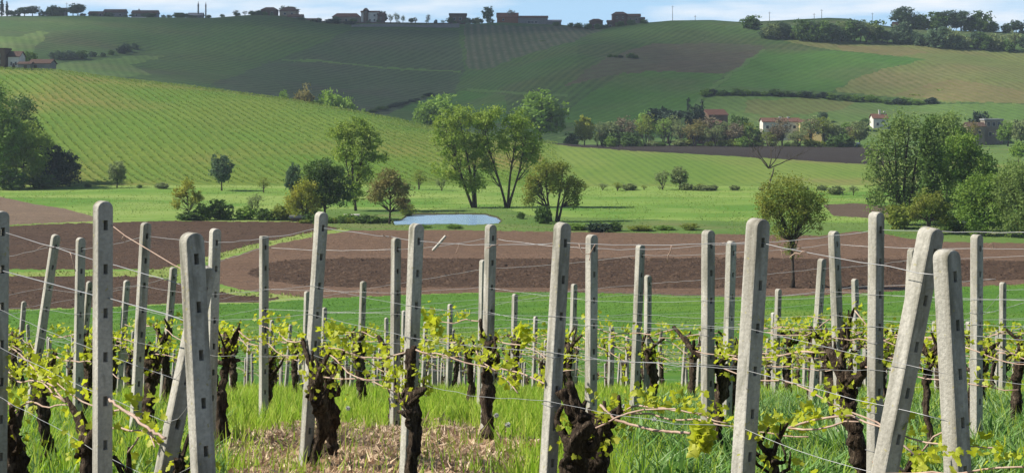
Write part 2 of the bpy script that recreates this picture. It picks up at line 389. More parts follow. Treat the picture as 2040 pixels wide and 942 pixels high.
# name, material, dmin, dmax, polygon in picture coordinates where the field shows
REG = [
 ('vineyard_ground', M_vground, 0, 96, None),
 ('meadow', M_meadow, 96, 452, None),
 ('vineyard_slope', M_slope, 452, 640, None),
 ('valley_grass', M_rough, 640, 722, None),
 ('hillside', M_hill, 722, 3000, None),
 ('green_field', M_green, 90, 330, [(-1500,618),(0,618),(180,615),(340,606),(500,604),(640,594),(900,585),(1100,580),(1500,592),(1700,585),(1900,572),(2040,566),(3540,560),(3540,900),(-1500,900)]),
 ('ploughed_field', M_left, 200, 330, [(-1500,452),(-200,455),(0,452),(110,446),(330,440),(600,442),(640,448),(690,456),(620,468),(520,488),(420,514),(330,540),(300,536),(-1500,540)]),
 ('ploughed_field', M_left, 150, 300, [(-1500,550),(0,550),(200,550),(300,550),(335,558),(400,575),(470,588),(560,594),(520,602),(340,604),(180,613),(0,616),(-1500,616)]),
 ('grass_track', M_track, 150, 330, [(-1500,541),(0,542),(190,541),(300,538),(330,534),(420,509),(520,483),(620,463),(700,453),(690,458),(620,471),(520,491),(440,515),(385,530),(372,545),(400,562),(440,573),(500,583),(600,588),(640,591),(560,594),(470,588),(400,575),(335,558),(300,550),(0,550),(-1500,550)]),
 ('harrowed_field', M_harrow, 150, 330, [(700,459),(900,458),(1060,461),(1300,463),(1500,467),(1640,470),(1700,461),(1750,463),(1800,474),(1880,482),(2040,484),(3540,490),(3540,562),(2040,566),(1900,572),(1700,585),(1500,592),(1100,581),(900,584),(640,594),(560,587),(480,577),(425,562),(392,547),(400,532),(445,517),(520,492),(620,472)]),
 ('ploughed_field', M_plough, 150, 330, [(490,544),(530,524),(600,516),(700,514),(1000,515),(1500,514),(1800,516),(2040,520),(3540,524),(3540,556),(2040,556),(1800,568),(1600,574),(1200,574),(900,572),(700,572),(600,568),(520,556)]),
 ('bare_field', M_tan, 230, 452, [(-1500,385),(0,392),(60,405),(130,416),(190,432),(200,440),(110,444),(0,449),(-1500,450)]),
 ('bare_field', M_brown, 230, 452, [(1640,408),(1700,405),(1800,412),(1870,425),(1870,438),(1760,436),(1660,430)]),
 ('rough_verge', M_rough, 230, 452, [(560,418),(700,416),(860,418),(960,412),(1010,416),(1060,430),(1120,432),(1250,436),(1420,440),(1700,444),(2100,440),(3540,440),(3540,484),(2040,484),(1880,482),(1800,474),(1750,463),(1700,461),(1640,470),(1500,467),(1060,461),(900,458),(700,459),(640,448),(600,442),(540,440)]),
 ('vineyard_slope', M_slope2, 452, 560, [(1060,270),(1300,295),(1500,310),(1740,320),(2200,325),(3540,330),(3540,380),(1740,380),(1500,380),(1160,378),(1090,330)]),
 ('ploughed_field', M_darkp, 500, 722, [(1080,284),(1160,287),(1260,289),(1450,290),(1730,294),(1760,300),(1760,330),(1700,326),(1500,314),(1400,308),(1250,300),(1140,292)]),
 ('meadow', M_hilll, 690, 770, [(1110,274),(1420,278),(1720,280),(2100,284),(3540,284),(3540,297),(2040,297),(1730,294),(1450,290),(1260,289),(1160,288)]),
 # far hillside fields
 ('hill_field', M_hilll, 722, 1200, [(-1500,72),(0,74),(40,74),(75,62),(100,66),(70,90),(60,112),(0,118),(-1500,140)]),
 ('hill_field', M_hilll, 722, 1200, [(100,128),(180,120),(255,112),(330,112),(260,130),(300,148),(220,158),(100,145)]),
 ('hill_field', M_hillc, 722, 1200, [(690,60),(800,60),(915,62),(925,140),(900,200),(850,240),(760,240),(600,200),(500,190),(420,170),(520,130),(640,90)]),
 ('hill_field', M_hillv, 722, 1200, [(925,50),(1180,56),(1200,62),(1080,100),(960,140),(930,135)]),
 ('hill_field', M_hillb, 722, 1200, [(1255,100),(1300,88),(1400,86),(1520,92),(1528,100),(1470,138),(1440,147),(1330,142),(1240,145),(1120,175),(1160,150),(1200,120)]),
 ('hill_field', M_hillg, 722, 1200, [(1240,145),(1330,142),(1440,147),(1400,190),(1380,215),(1250,245),(1120,245),(1150,205)]),
 ('hill_field', M_strip, 722, 1200, [(1528,100),(1475,138),(1405,190),(1385,214),(1378,210),(1398,186),(1468,136),(1520,98)]),
 ('hill_field', M_hillg, 722, 1200, [(1528,98),(1620,100),(1800,112),(1850,120),(1770,135),(1700,160),(1660,182),(1560,182),(1410,190),(1475,138)]),
 ('hill_field', M_hilly, 722, 1200, [(1560,82),(1700,82),(1880,92),(2040,104),(3540,115),(3540,215),(2040,206),(1900,204),(1800,196),(1665,182),(1700,160),(1760,138),(1850,120),(1800,112),(1660,101)]),
 ('hill_field', M_hillo, 722, 1200, [(1665,90),(1800,94),(1850,106),(1800,111),(1680,103)]),
 ('hill_field', M_hillo, 722, 1200, [(1780,190),(1850,165),(1900,160),(2040,180),(2060,206),(1940,204),(1860,198)]),
 ('hill_field', M_hilll, 722, 1200, [(1380,215),(1410,194),(1560,190),(1640,192),(1710,203),(1860,206),(2040,208),(3540,215),(3540,290),(2040,290),(1720,286),(1500,280),(1380,262)]),
 ('hill_field', M_hilly, 722, 1200, [(1490,200),(1580,196),(1700,200),(1690,214),(1640,226),(1560,232),(1480,224)]),
 ('hill_verge', M_strip, 722, 1200, [(630,120),(760,133),(920,143),(918,146),(760,137),(640,124),(560,122),(560,119)]),
 ('hill_verge', M_strip, 722, 1200, [(930,176),(1040,184),(1130,188),(1130,193),(1040,189),(930,181)]),
 ('hill_field', M_hillg, 722, 1200, [(760,232),(850,195),(920,182),(930,182),(1010,190),(1010,245),(820,250)]),
]
r0 = int(np.searchsorted(d_rows, 60))
Dg, Pg = d_rows[r0:], px_cols
nr_, nc_ = len(Dg), len(Pg)
Zs = ZG[r0:]
V = np.stack([((Pg[None,:]-1020)/F*Dg[:,None]), np.repeat(Dg[:,None], nc_, 1), Zs], -1).reshape(-1, 3)
Pc = (Pg[:-1]+Pg[1:])/2; Dc = (Dg[:-1]+Dg[1:])/2
Zc = (Zs[:-1,:-1]+Zs[1:,1:]+Zs[1:,:-1]+Zs[:-1,1:])/4
PyC = HY - F*Zc/Dc[:,None]; PxC = np.repeat(Pc[None,:], nr_-1, 0)
DC = np.repeat(Dc[:,None], nc_-1, 1)
jit = smooth_noise(PxC*1.0, DC*3.0, 21, 40, 3)*1.2 + smooth_noise(PxC*1.0, DC*3.0, 22, 130, 3)*3.0*np.clip((DC-700)/50, 0, 1)
cls = np.zeros(PyC.shape, int)
for i, (nm, mt, d0, d1, poly) in enumerate(REG):
    m_ = (DC >= d0) & (DC < d1)
    if poly is not None: m_ &= inpoly(poly, PxC+jit, PyC+jit*0.5)
    cls[m_] = i
REG.append(('pond_bank', mat_field('bank_mud', (0.055,0.062,0.025), (0.075,0.060,0.035), big=0.5, fine=2.0), 0, 0, None))
ringc = inpoly([(cx_+(a-cx_)*1.03, cy_+(b-cy_)*1.10) for a, b in pw], (PxC-1020)/F*DC, DC)
cls[ringc] = len(REG)-1
# crest decides where the near slope ends
crd = curve(CREST_D, PxC)
cls[(cls == 2) & (DC > crd+12)] = 3
for i, (nm, mt, d0, d1, poly) in enumerate(REG):
    a, b = np.nonzero(cls == i)
    if not len(a): continue
    q = np.stack([a*nc_+b, a*nc_+b+1, (a+1)*nc_+b+1, (a+1)*nc_+b], -1)
    u, inv = np.unique(q.ravel(), return_inverse=True)
    o = link(nm, np_mesh(nm, V[u], inv.reshape(q.shape), [mt], smooth=True)); tag(o, kind='structure')
# near ground (regular grid, also behind the camera)
gx = np.concatenate([np.arange(-80,-14,1.5), np.arange(-14,14,0.2), np.arange(14,80.1,1.5)])
gy = np.concatenate([np.arange(-60,8,2.0), np.arange(8,60.01,0.2)]); gy[-1] = 60.0
GX, GY = np.meshgrid(gx, gy); 
GZ = np.where(GY > 0.5, zxy(np.clip(GX, -1e9, 1e9), np.maximum(GY, 0.5)), -1.6)
vv = np.stack([GX, GY, GZ], -1).reshape(-1, 3); n1, n2 = GX.shape
ii, jj = np.meshgrid(np.arange(n1-1), np.arange(n2-1), indexing='ij')
q = np.stack([ii*n2+jj, ii*n2+jj+1, (ii+1)*n2+jj+1, (ii+1)*n2+jj], -1).reshape(-1, 4)
tag(link('ground', np_mesh('ground', vv, q, [M_vground], smooth=True)), kind='structure')

# pond water
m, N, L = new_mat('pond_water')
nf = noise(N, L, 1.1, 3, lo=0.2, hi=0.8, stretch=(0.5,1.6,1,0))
b = finish(N, L, (0.30,0.46,0.66), 0.12, nf, 0.8, 0.12, 0.5); b.inputs['IOR'].default_value = 1.33  # pale blue base colour paints in the sky reflection
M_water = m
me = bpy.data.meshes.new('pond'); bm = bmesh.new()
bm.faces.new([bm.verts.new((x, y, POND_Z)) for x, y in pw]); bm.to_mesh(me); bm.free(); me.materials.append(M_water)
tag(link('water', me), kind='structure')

# drifting cloud high to the left, out of the picture: it shades the middle of the far hillside
m, N, L = new_mat('cloud_vapour')
v = objvec(N)
fl = N.new('ShaderNodeVectorMath'); fl.operation = 'MULTIPLY'; fl.inputs[1].default_value = (1,1,0); L.new(v, fl.inputs[0])
ln = N.new('ShaderNodeVectorMath'); ln.operation = 'LENGTH'; L.new(fl.outputs[0], ln.inputs[0])
nn = N.new('ShaderNodeTexNoise'); nn.inputs['Scale'].default_value = 2.2; nn.inputs['Detail'].default_value = 6; L.new(v, nn.inputs['Vector'])
ad = N.new('ShaderNodeMath'); ad.operation = 'MULTIPLY_ADD'; L.new(nn.outputs['Fac'], ad.inputs[0]); ad.inputs[1].default_value = -0.75; L.new(ln.outputs['Value'], ad.inputs[2])
mr = N.new('ShaderNodeMapRange'); mr.inputs['From Min'].default_value = 0.58; mr.inputs['From Max'].default_value = 0.22
mr.inputs['To Min'].default_value = 0.0; mr.inputs['To Max'].default_value = 0.43
L.new(ad.outputs[0], mr.inputs['Value'])
tr = N.new('ShaderNodeBsdfTransparent'); df = N.new('ShaderNodeBsdfTranslucent'); df.inputs['Color'].default_value = (0.45,0.45,0.47,1)
ms = N.new('ShaderNodeMixShader'); L.new(mr.outputs['Result'], ms.inputs[0]); L.new(tr.outputs[0], ms.inputs[1]); L.new(df.outputs[0], ms.inputs[2])
o = N.new('ShaderNodeOutputMaterial'); L.new(ms.outputs[0], o.inputs['Surface'])
M_cloud = m
def cloud(tx, ty, tz, rx, ry, h=700, rot=0.0):
    t = (h-tz)/sdir.z
    bm = bmesh.new(); bmesh.ops.create_icosphere(bm, subdivisions=5, radius=1.0)
    for vtx in bm.verts:
        c = vtx.co; k = 1+0.05*math.sin(c.x*9+1)*math.cos(c.y*8)+0.03*math.sin(c.x*21+c.y*17); c *= k
    me = bpy.data.meshes.new('cloud'); bm.to_mesh(me); bm.free(); me.materials.append(M_cloud)
    o = link('cloud', me); o.location = (tx+sdir.x*t, ty+sdir.y*t, h); o.scale = (rx, ry, 38); o.rotation_euler = (0,0,rot)
    tag(o, kind='structure')
cloud(-15, 965, 0, 250, 255)
cloud(-60, 1150, 40, 330, 95)
cloud(330, 1165, 40, 300, 75)
cloud(-330, 1165, 40, 160, 60)
# the air itself: far things fade a little to blue
mb = bmesh.new(); bmesh.ops.create_cube(mb, size=1.0); me = bpy.data.meshes.new('haze'); mb.to_mesh(me); mb.free()
zb_, zt_ = float(min(ZG.min(), -62)) - 1.0, 70.0
for vtx in me.vertices: vtx.co = Vector((vtx.co.x*4600, vtx.co.y*3000+1350, (zb_+zt_)/2+vtx.co.z*(zt_-zb_)))
m, N, L = new_mat('haze_air'); pv = N.new('ShaderNodeVolumePrincipled'); pv.inputs['Color'].default_value = (0.72,0.84,1.0,1)
pv.inputs['Density'].default_value = 0.00010; pv.inputs['Anisotropy'].default_value = 0.2
o = N.new('ShaderNodeOutputMaterial'); L.new(pv.outputs[0], o.inputs['Volume']); me.materials.append(m)
tag(link('haze', me), kind='stuff', label='thin bluish air between the viewer and the far hills', cat='haze')
# ------------------------------------------------------------------ foliage and bark materials
M_bark = mat_simple('bark', (0.055,0.042,0.032), (0.095,0.078,0.062), 1.2, 0.95, 0.6, 0.05, 0.1, stretch=(3,3,0.6))
M_barkpale = mat_simple('bark_pale', (0.20,0.17,0.14), (0.13,0.11,0.09), 1.2, 0.95, 0.5, 0.05, 0.1)
LEAF = {
 'poplar': mat_leaf('leaf_poplar', (0.228,0.360,0.044), (0.361,0.443,0.067), 0.43),
 'willow': mat_leaf('leaf_willow', (0.211,0.318,0.075), (0.275,0.366,0.100), 0.50),
 'yellow': mat_leaf('leaf_yellow', (0.342,0.407,0.041), (0.456,0.427,0.063), 0.48),
 'dark': mat_leaf('leaf_dark', (0.079,0.163,0.028), (0.134,0.209,0.037), 0.33),
 'deep': mat_leaf('leaf_deep', (0.022,0.050,0.025), (0.034,0.070,0.034), 0.15),
 'mid': mat_leaf('leaf_mid', (0.164,0.302,0.043), (0.253,0.362,0.054), 0.43),
 'fresh': mat_leaf('leaf_fresh', (0.244,0.407,0.059), (0.337,0.460,0.081), 0.46),
 'brown': mat_leaf('leaf_brown', (0.294,0.236,0.078), (0.229,0.257,0.062), 0.38),
 'grey': mat_leaf('leaf_grey', (0.262,0.324,0.120), (0.202,0.257,0.102), 0.38),
 'olive': mat_leaf('leaf_olive', (0.220,0.304,0.041), (0.323,0.325,0.056), 0.46),
 'blue': mat_leaf('leaf_bluegreen', (0.090,0.158,0.078), (0.129,0.196,0.085), 0.33),
 'bare': mat_leaf('leaf_bare', (0.238,0.186,0.116), (0.198,0.186,0.093), 0.23),
}

def leaf_quads(c, size, r, elong=1.7, droop=0.0):
    """c (n,3) centres -> one bent diamond leaf each"""
    n = len(c)
    a = r.normal(size=(n,3)); a[:,2] -= droop; a /= np.linalg.norm(a, axis=1, keepdims=True)
    b = r.normal(size=(n,3)); b -= a*np.sum(a*b, 1, keepdims=True); b /= np.linalg.norm(b, axis=1, keepdims=True)
    s = size*r.uniform(0.6, 1.35, (n,1))
    A = a*s*elong/2; B = b*s/2
    v = np.stack([c-A, c+B*0.9-A*0.1, c+A, c-B*0.9-A*0.1], 1).reshape(-1,3)
    f = np.arange(n*4).reshape(n,4)
    return v, f

def tree_meshes(name, H, lobes, leaf, lsize, nclump, per, seed, trunk_h=0.3, tr=0.02, forks=None, bark=None, lean=(0,0),
                clump_r=0.06, droop=0.0, limbs=26, hollow=0.5, vert=0.0, fh=0.0):
    """lobes: (cx,cz,rx,rz[,cy,ry]) in units of H.  Returns trunk mesh and crown mesh."""
    r = np.random.default_rng(seed); per = per*1.15; tr = tr*0.82
    cs = []
    vol = np.array([l[2]*l[2]*l[3] for l in lobes]); vol = vol**0.75/np.sum(vol**0.75)
    for l, wgt in zip(lobes, vol):
        n = max(3, int(nclump*wgt)); cx, cz, rx, rz = l[:4]; cy, ry = (l[4], l[5]) if len(l) > 4 else (0.0, rx)
        d = r.normal(size=(n,3)); d /= np.linalg.norm(d, axis=1, keepdims=True)
        rad = (hollow + (1-hollow)*r.random((n,1))**0.6) * (0.74+0.42*r.random((n,1)))
        cs.append(d*rad*np.array([rx, ry, rz]) + np.array([cx, cy, cz]))
    cs = np.concatenate(cs)*H; cs[:,2] = np.maximum(cs[:,2], 0.02*H)
    pts = []; att = []
    for c in cs:
        k = max(2, int(per*r.uniform(0.4, 1.6)))
        sg = clump_r*H*r.uniform(0.5, 1.25)*np.array([1.0, 1.0, 0.75+vert])
        p = c + r.normal(size=(k,3))*sg*0.62
        if droop: p[:,2] -= np.abs(r.normal(size=k))*droop*H
        pts.append(p); att.append(np.full(k, r.random()*0.6)+r.random(k)*0.4)
    pts = np.concatenate(pts); att = np.repeat(np.concatenate(att), 4)
    pts[:,2] = np.maximum(pts[:,2], lsize*0.3)
    v, f = leaf_quads(pts, lsize, r, droop=droop*4)
    crown = np_mesh(name+'_crown', v, f, [leaf], attr=att)
    mb = MB()
    stems = forks or [(0.0, 0.0, 0.0, 0.75)]
    ends = []
    for k, (bx, tx, ty, tz) in enumerate(stems):
        n = 9; P = []
        for i in range(n):
            t = i/(n-1)
            if fh and k > 0:
                m_ = stems[0]; t0 = fh/m_[3]; s0 = Vector((bx+(m_[1]-bx)*t0+0.012*math.sin(5*t0+seed), m_[2]*t0+0.01*math.cos(4*t0+seed), fh))*H
                e0 = Vector((tx, ty, tz))*H; P.append(s0.lerp(e0, t)+Vector((0.012*math.sin(5*t+k*2)*H*t, 0.01*math.cos(4*t+k)*H*t, 0.03*H*math.sin(t*3.14)))); continue
            P.append(Vector(((bx+(tx-bx)*t + 0.012*math.sin(5*t+k*2+seed))*H + lean[0]*H*t*t, (ty*t+0.01*math.cos(4*t+k+seed))*H, tz*H*t-0.015*H*(1-t))))
        R = [tr*H*(1.25 if i == 0 and not (fh and k) else 1.0)*(0.7 if fh and k else 1.0)*(1-0.80*i/(n-1)) for i in range(n)]
        mb.tube(P, R, 8, 0, 0.08, seed+k); ends.append((P, R))
    idx = r.permutation(len(cs))[:limbs]
    for i in idx:
        c = Vector(cs[i])
        P, R = min(ends, key=lambda e: min((Vector((q.x, q.y, 0))-Vector((c.x, c.y, 0))).length for q in e[0][4:]))
        zt = max(max(trunk_h, fh)*H*0.8, c.z - 0.22*H*r.uniform(0.6, 1.3) - 0.5*abs(c.x-P[4].x)*0.5)
        j = min(range(len(P)), key=lambda q: abs(P[q].z-zt)); j = min(max(j, 1), len(P)-1)
        a = P[j]; m1 = a.lerp(c, 0.5) + Vector((r.normal()*0.02*H, r.normal()*0.02*H, -0.015*H+0.02*H*r.random()))
        m0 = a.lerp(m1, 0.5) + Vector((r.normal(), r.normal(), r.normal()))*0.006*H
        rr = R[j]*0.5
        mb.tube([a, m0, m1, m1.lerp(c, 0.6)+Vector((r.normal(), r.normal(), r.normal()))*0.008*H, c], [rr, rr*0.8, rr*0.5, rr*0.3, rr*0.12], 5, 0)
    trunk = mb.mesh(name+'_trunk', bark or M_bark)
    return trunk, crown

def put_tree(kind, meshes, loc, label, cat='tree', group=None, rz=0.0, sx=1.0, sz=1.0):
    e = empty(kind, loc, rz); e.scale = (sx, sx, sz)
    link('trunk', meshes[0], e); link('crown', meshes[1], e)
    tag(e, label, cat, group); return e

# prototypes with height 1 for everything far away or small
def proto(name, lobes, leaf, ls, ncl, per, seed, **k):
    return tree_meshes(name, 1.0, lobes, LEAF[leaf], ls, ncl, per, seed, **k)
P = {}
round_l = [(0,0.60,0.33,0.36),(-0.15,0.45,0.22,0.25),(0.17,0.5,0.2,0.26)]
sparse_l = [(0,0.62,0.34,0.34),(0.1,0.78,0.2,0.2),(-0.16,0.52,0.2,0.22)]
for i, lf in enumerate(['mid','fresh','dark','deep','grey','olive','blue','yellow','poplar','brown']):
    P['round_'+lf] = proto('round_'+lf, round_l, lf, 0.045, 150, 16, 50+i, clump_r=0.075, limbs=14, tr=0.03)
    P['bush_'+lf] = proto('bush_'+lf, [(0,0.42,0.48,0.46),(-0.25,0.33,0.28,0.33),(0.27,0.32,0.26,0.32)], lf, 0.075, 110, 12, 80+i, clump_r=0.1, limbs=9, tr=0.02, trunk_h=0.05, forks=[(0,-0.1,0,0.6),(0.02,0.14,0.05,0.6)])
for i, lf in enumerate(['grey','bare','olive','brown','fresh']):
    P['thin_'+lf] = proto('thin_'+lf, sparse_l, lf, 0.030, 110, 9, 110+i, clump_r=0.06, limbs=46, tr=0.022, hollow=0.3, forks=[(0,0,0,0.8),(0.0,0.12,0.05,0.7),(0,-0.13,-0.03,0.65)])
P['column'] = proto('column', [(0,0.30,0.11,0.28),(0,0.55,0.10,0.3),(0,0.78,0.06,0.2)], 'deep', 0.035, 130, 16, 131, clump_r=0.035, limbs=6, tr=0.02)
P['umbrella'] = proto('umbrella', [(0,0.80,0.5,0.16),(-0.2,0.76,0.3,0.12),(0.25,0.77,0.3,0.13)], 'deep', 0.05, 120, 16, 132, clump_r=0.06, limbs=14, tr=0.03, trunk_h=0.5)
P['conifer'] = proto('conifer', [(0,0.22,0.30,0.18),(0,0.42,0.23,0.2),(0,0.62,0.15,0.2),(0,0.82,0.07,0.17)], 'deep', 0.045, 150, 14, 133, clump_r=0.05, limbs=10, tr=0.025)

def tree_px(pr, px, pyb, pyt, wpx, label, lo, hi, kind='tree', cat='tree', group=None, d=None, pxb=None, sink=0.0):
    """base row pyb, top row pyt and crown width in picture pixels -> a tree standing on the ground there"""
    if d is None: d = dist_at(px, pyb, lo, hi)
    b = ground(px, d); b.z -= sink
    H = (HY - pyt)/F*d - b.z
    wd = wpx/F*d
    base_w = {'round':0.78,'bush_':0.98,'thin_':0.76,'colum':0.24,'umbre':1.05,'conif':0.62}[pr[:5]]
    return put_tree(kind, P[pr], b, label, cat, group, random.uniform(0, 6.28), wd/base_w, H*1.0)

# ------------------------------------------------------------------ hero trees in the valley (base row, top row -> height)
def hero(kind, px, pyb, pyt, label, lobes, leaf, seed, lo=230, hi=452, ls=0.30, ncl=260, per=26, cat='tree', d=None, **k):
    if d is None: d = dist_at(px, pyb, lo, hi)
    b = ground(px, d); H = (HY - pyt)/F*d - b.z
    return put_tree(kind, tree_meshes(kind, H, lobes, LEAF[leaf], ls, ncl, per, seed, **k), b, label, cat)
hero('poplar_tree', 945, 414, 207, 'tall airy green poplar with a single leaning trunk left behind the pond',
     [(-0.28,0.83,0.15,0.14),(-0.10,0.88,0.16,0.12),(-0.20,0.62,0.20,0.20),(0.02,0.55,0.13,0.2),(-0.22,0.36,0.18,0.16),(-0.02,0.24,0.15,0.13),(0.12,0.80,0.08,0.12),(-0.32,0.66,0.09,0.08)], 'poplar', 201,
     ncl=300, per=34, forks=[(0,-0.13,0,0.88),(0,0.03,0.04,0.7),(0.0,-0.28,-0.04,0.75)], limbs=70, clump_r=0.045, tr=0.017, hollow=0.2)
hero('poplar_tree', 1008, 414, 213, 'tall poplar with two dark trunks spread in a V right behind the pond',
     [(-0.26,0.85,0.13,0.12),(-0.12,0.92,0.12,0.09),(-0.22,0.62,0.12,0.16),(0.10,0.84,0.16,0.14),(0.20,0.64,0.15,0.2),(0.26,0.48,0.10,0.14),(-0.02,0.66,0.1,0.16),(-0.18,0.42,0.1,0.12)], 'poplar', 202,
     ncl=260, per=34, forks=[(-0.005,-0.22,0,0.85),(0.015,0.12,0.03,0.88),(0.03,0.20,-0.05,0.7)], limbs=70, clump_r=0.045, tr=0.017, hollow=0.2)
hero('willow_tree', 1103, 442, 308, 'small olive green willow with two dark trunks right of the pond',
     [(-0.30,0.55,0.17,0.20),(-0.12,0.80,0.18,0.14),(0.10,0.84,0.16,0.12),(0.28,0.52,0.18,0.16),(-0.38,0.36,0.10,0.12),(0.30,0.36,0.10,0.1),(0.0,0.62,0.16,0.16)], 'olive', 203,
     ncl=190, per=30, ls=0.26, forks=[(-0.05,-0.12,0,0.8),(0.05,0.13,0.04,0.85),(-0.05,-0.22,-0.1,0.6),(0.05,0.25,0,0.6)], limbs=80, clump_r=0.06, tr=0.026, hollow=0.3, droop=0.05)
hero('poplar_tree', 707, 420, 235, 'tall sparse green poplar rising behind the darker trees left of the pond',
     [(0.0,0.86,0.20,0.13),(-0.18,0.84,0.12,0.11),(0.17,0.78,0.13,0.13),(0.0,0.66,0.20,0.12),(0.22,0.57,0.14,0.05),(0.05,0.42,0.14,0.14),(-0.14,0.60,0.10,0.10),(0.0,0.22,0.12,0.14)], 'poplar', 204,
     ncl=280, per=30, fh=0.2, forks=[(0.01,-0.04,0,0.92),(0.02,0.13,0.04,0.8),(0.0,-0.16,-0.04,0.75)], limbs=80, clump_r=0.045, tr=0.017, hollow=0.2)
hero('field_tree', 648, 437, 312, 'dense dark green tree with a lit left edge left of the pond',
     [(-0.10,0.76,0.26,0.22),(0.12,0.66,0.28,0.26),(-0.24,0.52,0.2,0.22),(0.26,0.45,0.22,0.2),(0.0,0.36,0.24,0.18)], 'dark', 205,
     ncl=300, per=34, ls=0.26, fh=0.15, forks=[(0,0.02,0,0.8),(0,-0.18,0.04,0.65)], limbs=40, clump_r=0.07, tr=0.026, hollow=0.4)
hero('field_tree', 607, 440, 350, 'yellow green drooping tree leaning on the left of the dark tree',
     [(0.0,0.72,0.26,0.24),(-0.22,0.5,0.2,0.22),(0.18,0.42,0.2,0.26),(-0.1,0.3,0.2,0.2)], 'yellow', 206,
     ncl=170, per=24, ls=0.24, forks=[(0.1,-0.05,0,0.7),(0.12,-0.22,0.04,0.6)], limbs=50, clump_r=0.08, tr=0.03, hollow=0.3, droop=0.08)
hero('field_tree', 776, 446, 330, 'bronze brown young tree at the left end of the pond',
     [(0.0,0.80,0.20,0.17),(-0.14,0.62,0.22,0.18),(0.18,0.60,0.20,0.18),(-0.22,0.46,0.16,0.12),(0.22,0.38,0.18,0.14)], 'brown', 207,
     ncl=230, per=26, ls=0.22, forks=[(0,0.0,0,0.85)], limbs=60, clump_r=0.06, tr=0.022, hollow=0.2)
hero('field_tree', 374, 438, 352, 'thin yellowish tree at the left end of the valley hedge',
     [(0.0,0.82,0.18,0.17),(-0.16,0.58,0.2,0.2),(0.18,0.52,0.22,0.2),(-0.26,0.36,0.14,0.12)], 'yellow', 208,
     ncl=120, per=20, ls=0.22, forks=[(0,0.0,0,0.9),(0,0.15,0,0.6)], limbs=60, clump_r=0.07, tr=0.02, hollow=0.2)
hero('field_tree', 1577, 573, 345, 'lone leafy tree with a long thin leaning trunk standing on the ploughed field',
     [(-0.02,0.87,0.18,0.12),(-0.16,0.78,0.15,0.13),(0.14,0.76,0.16,0.13),(-0.22,0.66,0.11,0.11),(0.19,0.62,0.12,0.12),(0.0,0.66,0.18,0.14),(-0.05,0.50,0.14,0.08),(0.0,0.34,0.06,0.1)], 'olive', 209,
     lo=180, hi=240, ncl=420, per=24, ls=0.16, forks=[(0,0.02,0,0.85),(0.0,-0.12,0.04,0.7),(0.0,0.13,-0.04,0.7)], limbs=80, clump_r=0.05, tr=0.021, fh=0.36, trunk_h=0.45, hollow=0.25)
# big group on the right
hero('willow_tree', 1800, 448, 216, 'huge light green willow mass at the left of the right hand grove',
     [(0.04,0.88,0.13,0.11),(-0.10,0.80,0.11,0.13),(0.15,0.74,0.11,0.14),(-0.22,0.66,0.11,0.13),(-0.27,0.48,0.09,0.14),(0.0,0.60,0.13,0.15),(-0.14,0.40,0.12,0.15),(0.10,0.42,0.13,0.16),(-0.22,0.24,0.10,0.14),(0.0,0.2,0.14,0.16),(0.16,0.22,0.12,0.14)], 'willow', 210,
     ncl=330, per=24, ls=0.32, forks=[(0,0.04,0,0.85),(0,-0.18,0,0.75),(0,0.15,0,0.7),(0,-0.08,0.05,0.8)], limbs=90, clump_r=0.042, tr=0.02, hollow=0.35, vert=0.9, droop=0.035)
hero('poplar_tree', 1851, 450, 224, 'dark columnar poplar in the middle of the right hand grove',
     [(0.0,0.80,0.07,0.18),(0.0,0.55,0.09,0.25),(0.0,0.3,0.09,0.2),(0.04,0.2,0.12,0.16)], 'dark', 211,
     ncl=200, per=34, ls=0.32, limbs=14, clump_r=0.035, tr=0.016, hollow=0.4, vert=0.8, d=303)
hero('willow_tree', 1915, 455, 262, 'rounded mid green tree right of the dark columnar poplar',
     [(0.0,0.84,0.18,0.15),(-0.12,0.64,0.2,0.2),(0.16,0.62,0.2,0.2),(0.0,0.38,0.25,0.25)], 'mid', 212,
     ncl=330, per=34, ls=0.32, limbs=30, clump_r=0.06, tr=0.02, hollow=0.5, d=318)
hero('willow_tree', 1885, 450, 222, 'pale green tree peeking up behind the dark columnar poplar',
     [(0.0,0.86,0.16,0.12),(0.10,0.72,0.14,0.14),(-0.1,0.6,0.14,0.2)], 'willow', 213,
     ncl=200, per=30, ls=0.32, limbs=30, clump_r=0.06, tr=0.018, hollow=0.5, d=345)
hero('field_tree', 1850, 462, 378, 'low yellow olive tree in front of the right hand grove',
     [(0.0,0.72,0.34,0.26),(-0.28,0.5,0.24,0.22),(0.28,0.45,0.26,0.25)], 'olive', 214,
     ncl=170, per=30, ls=0.22, forks=[(0,-0.1,0,0.8),(0,0.12,0,0.8)], limbs=40, clump_r=0.09, tr=0.03, hollow=0.3, d=296)
hero('acacia_tree', 1962, 470, 345, 'bushy green tree with upright shoots near the right edge',
     [(0.0,0.78,0.26,0.20),(-0.26,0.62,0.2,0.2),(0.28,0.72,0.24,0.22),(0.0,0.4,0.4,0.32)], 'mid', 215,
     ncl=330, per=34, ls=0.26, limbs=20, clump_r=0.075, tr=0.02, hollow=0.6, vert=0.5, d=292)
hero('acacia_tree', 2036, 478, 318, 'bushy green tree cut by the right edge of the picture',
     [(0.0,0.80,0.26,0.18),(-0.14,0.6,0.25,0.2),(0.2,0.62,0.24,0.22),(0.0,0.35,0.35,0.3)], 'willow', 216,
     ncl=330, per=34, ls=0.26, limbs=20, clump_r=0.07, tr=0.02, hollow=0.6, vert=0.5, d=288)
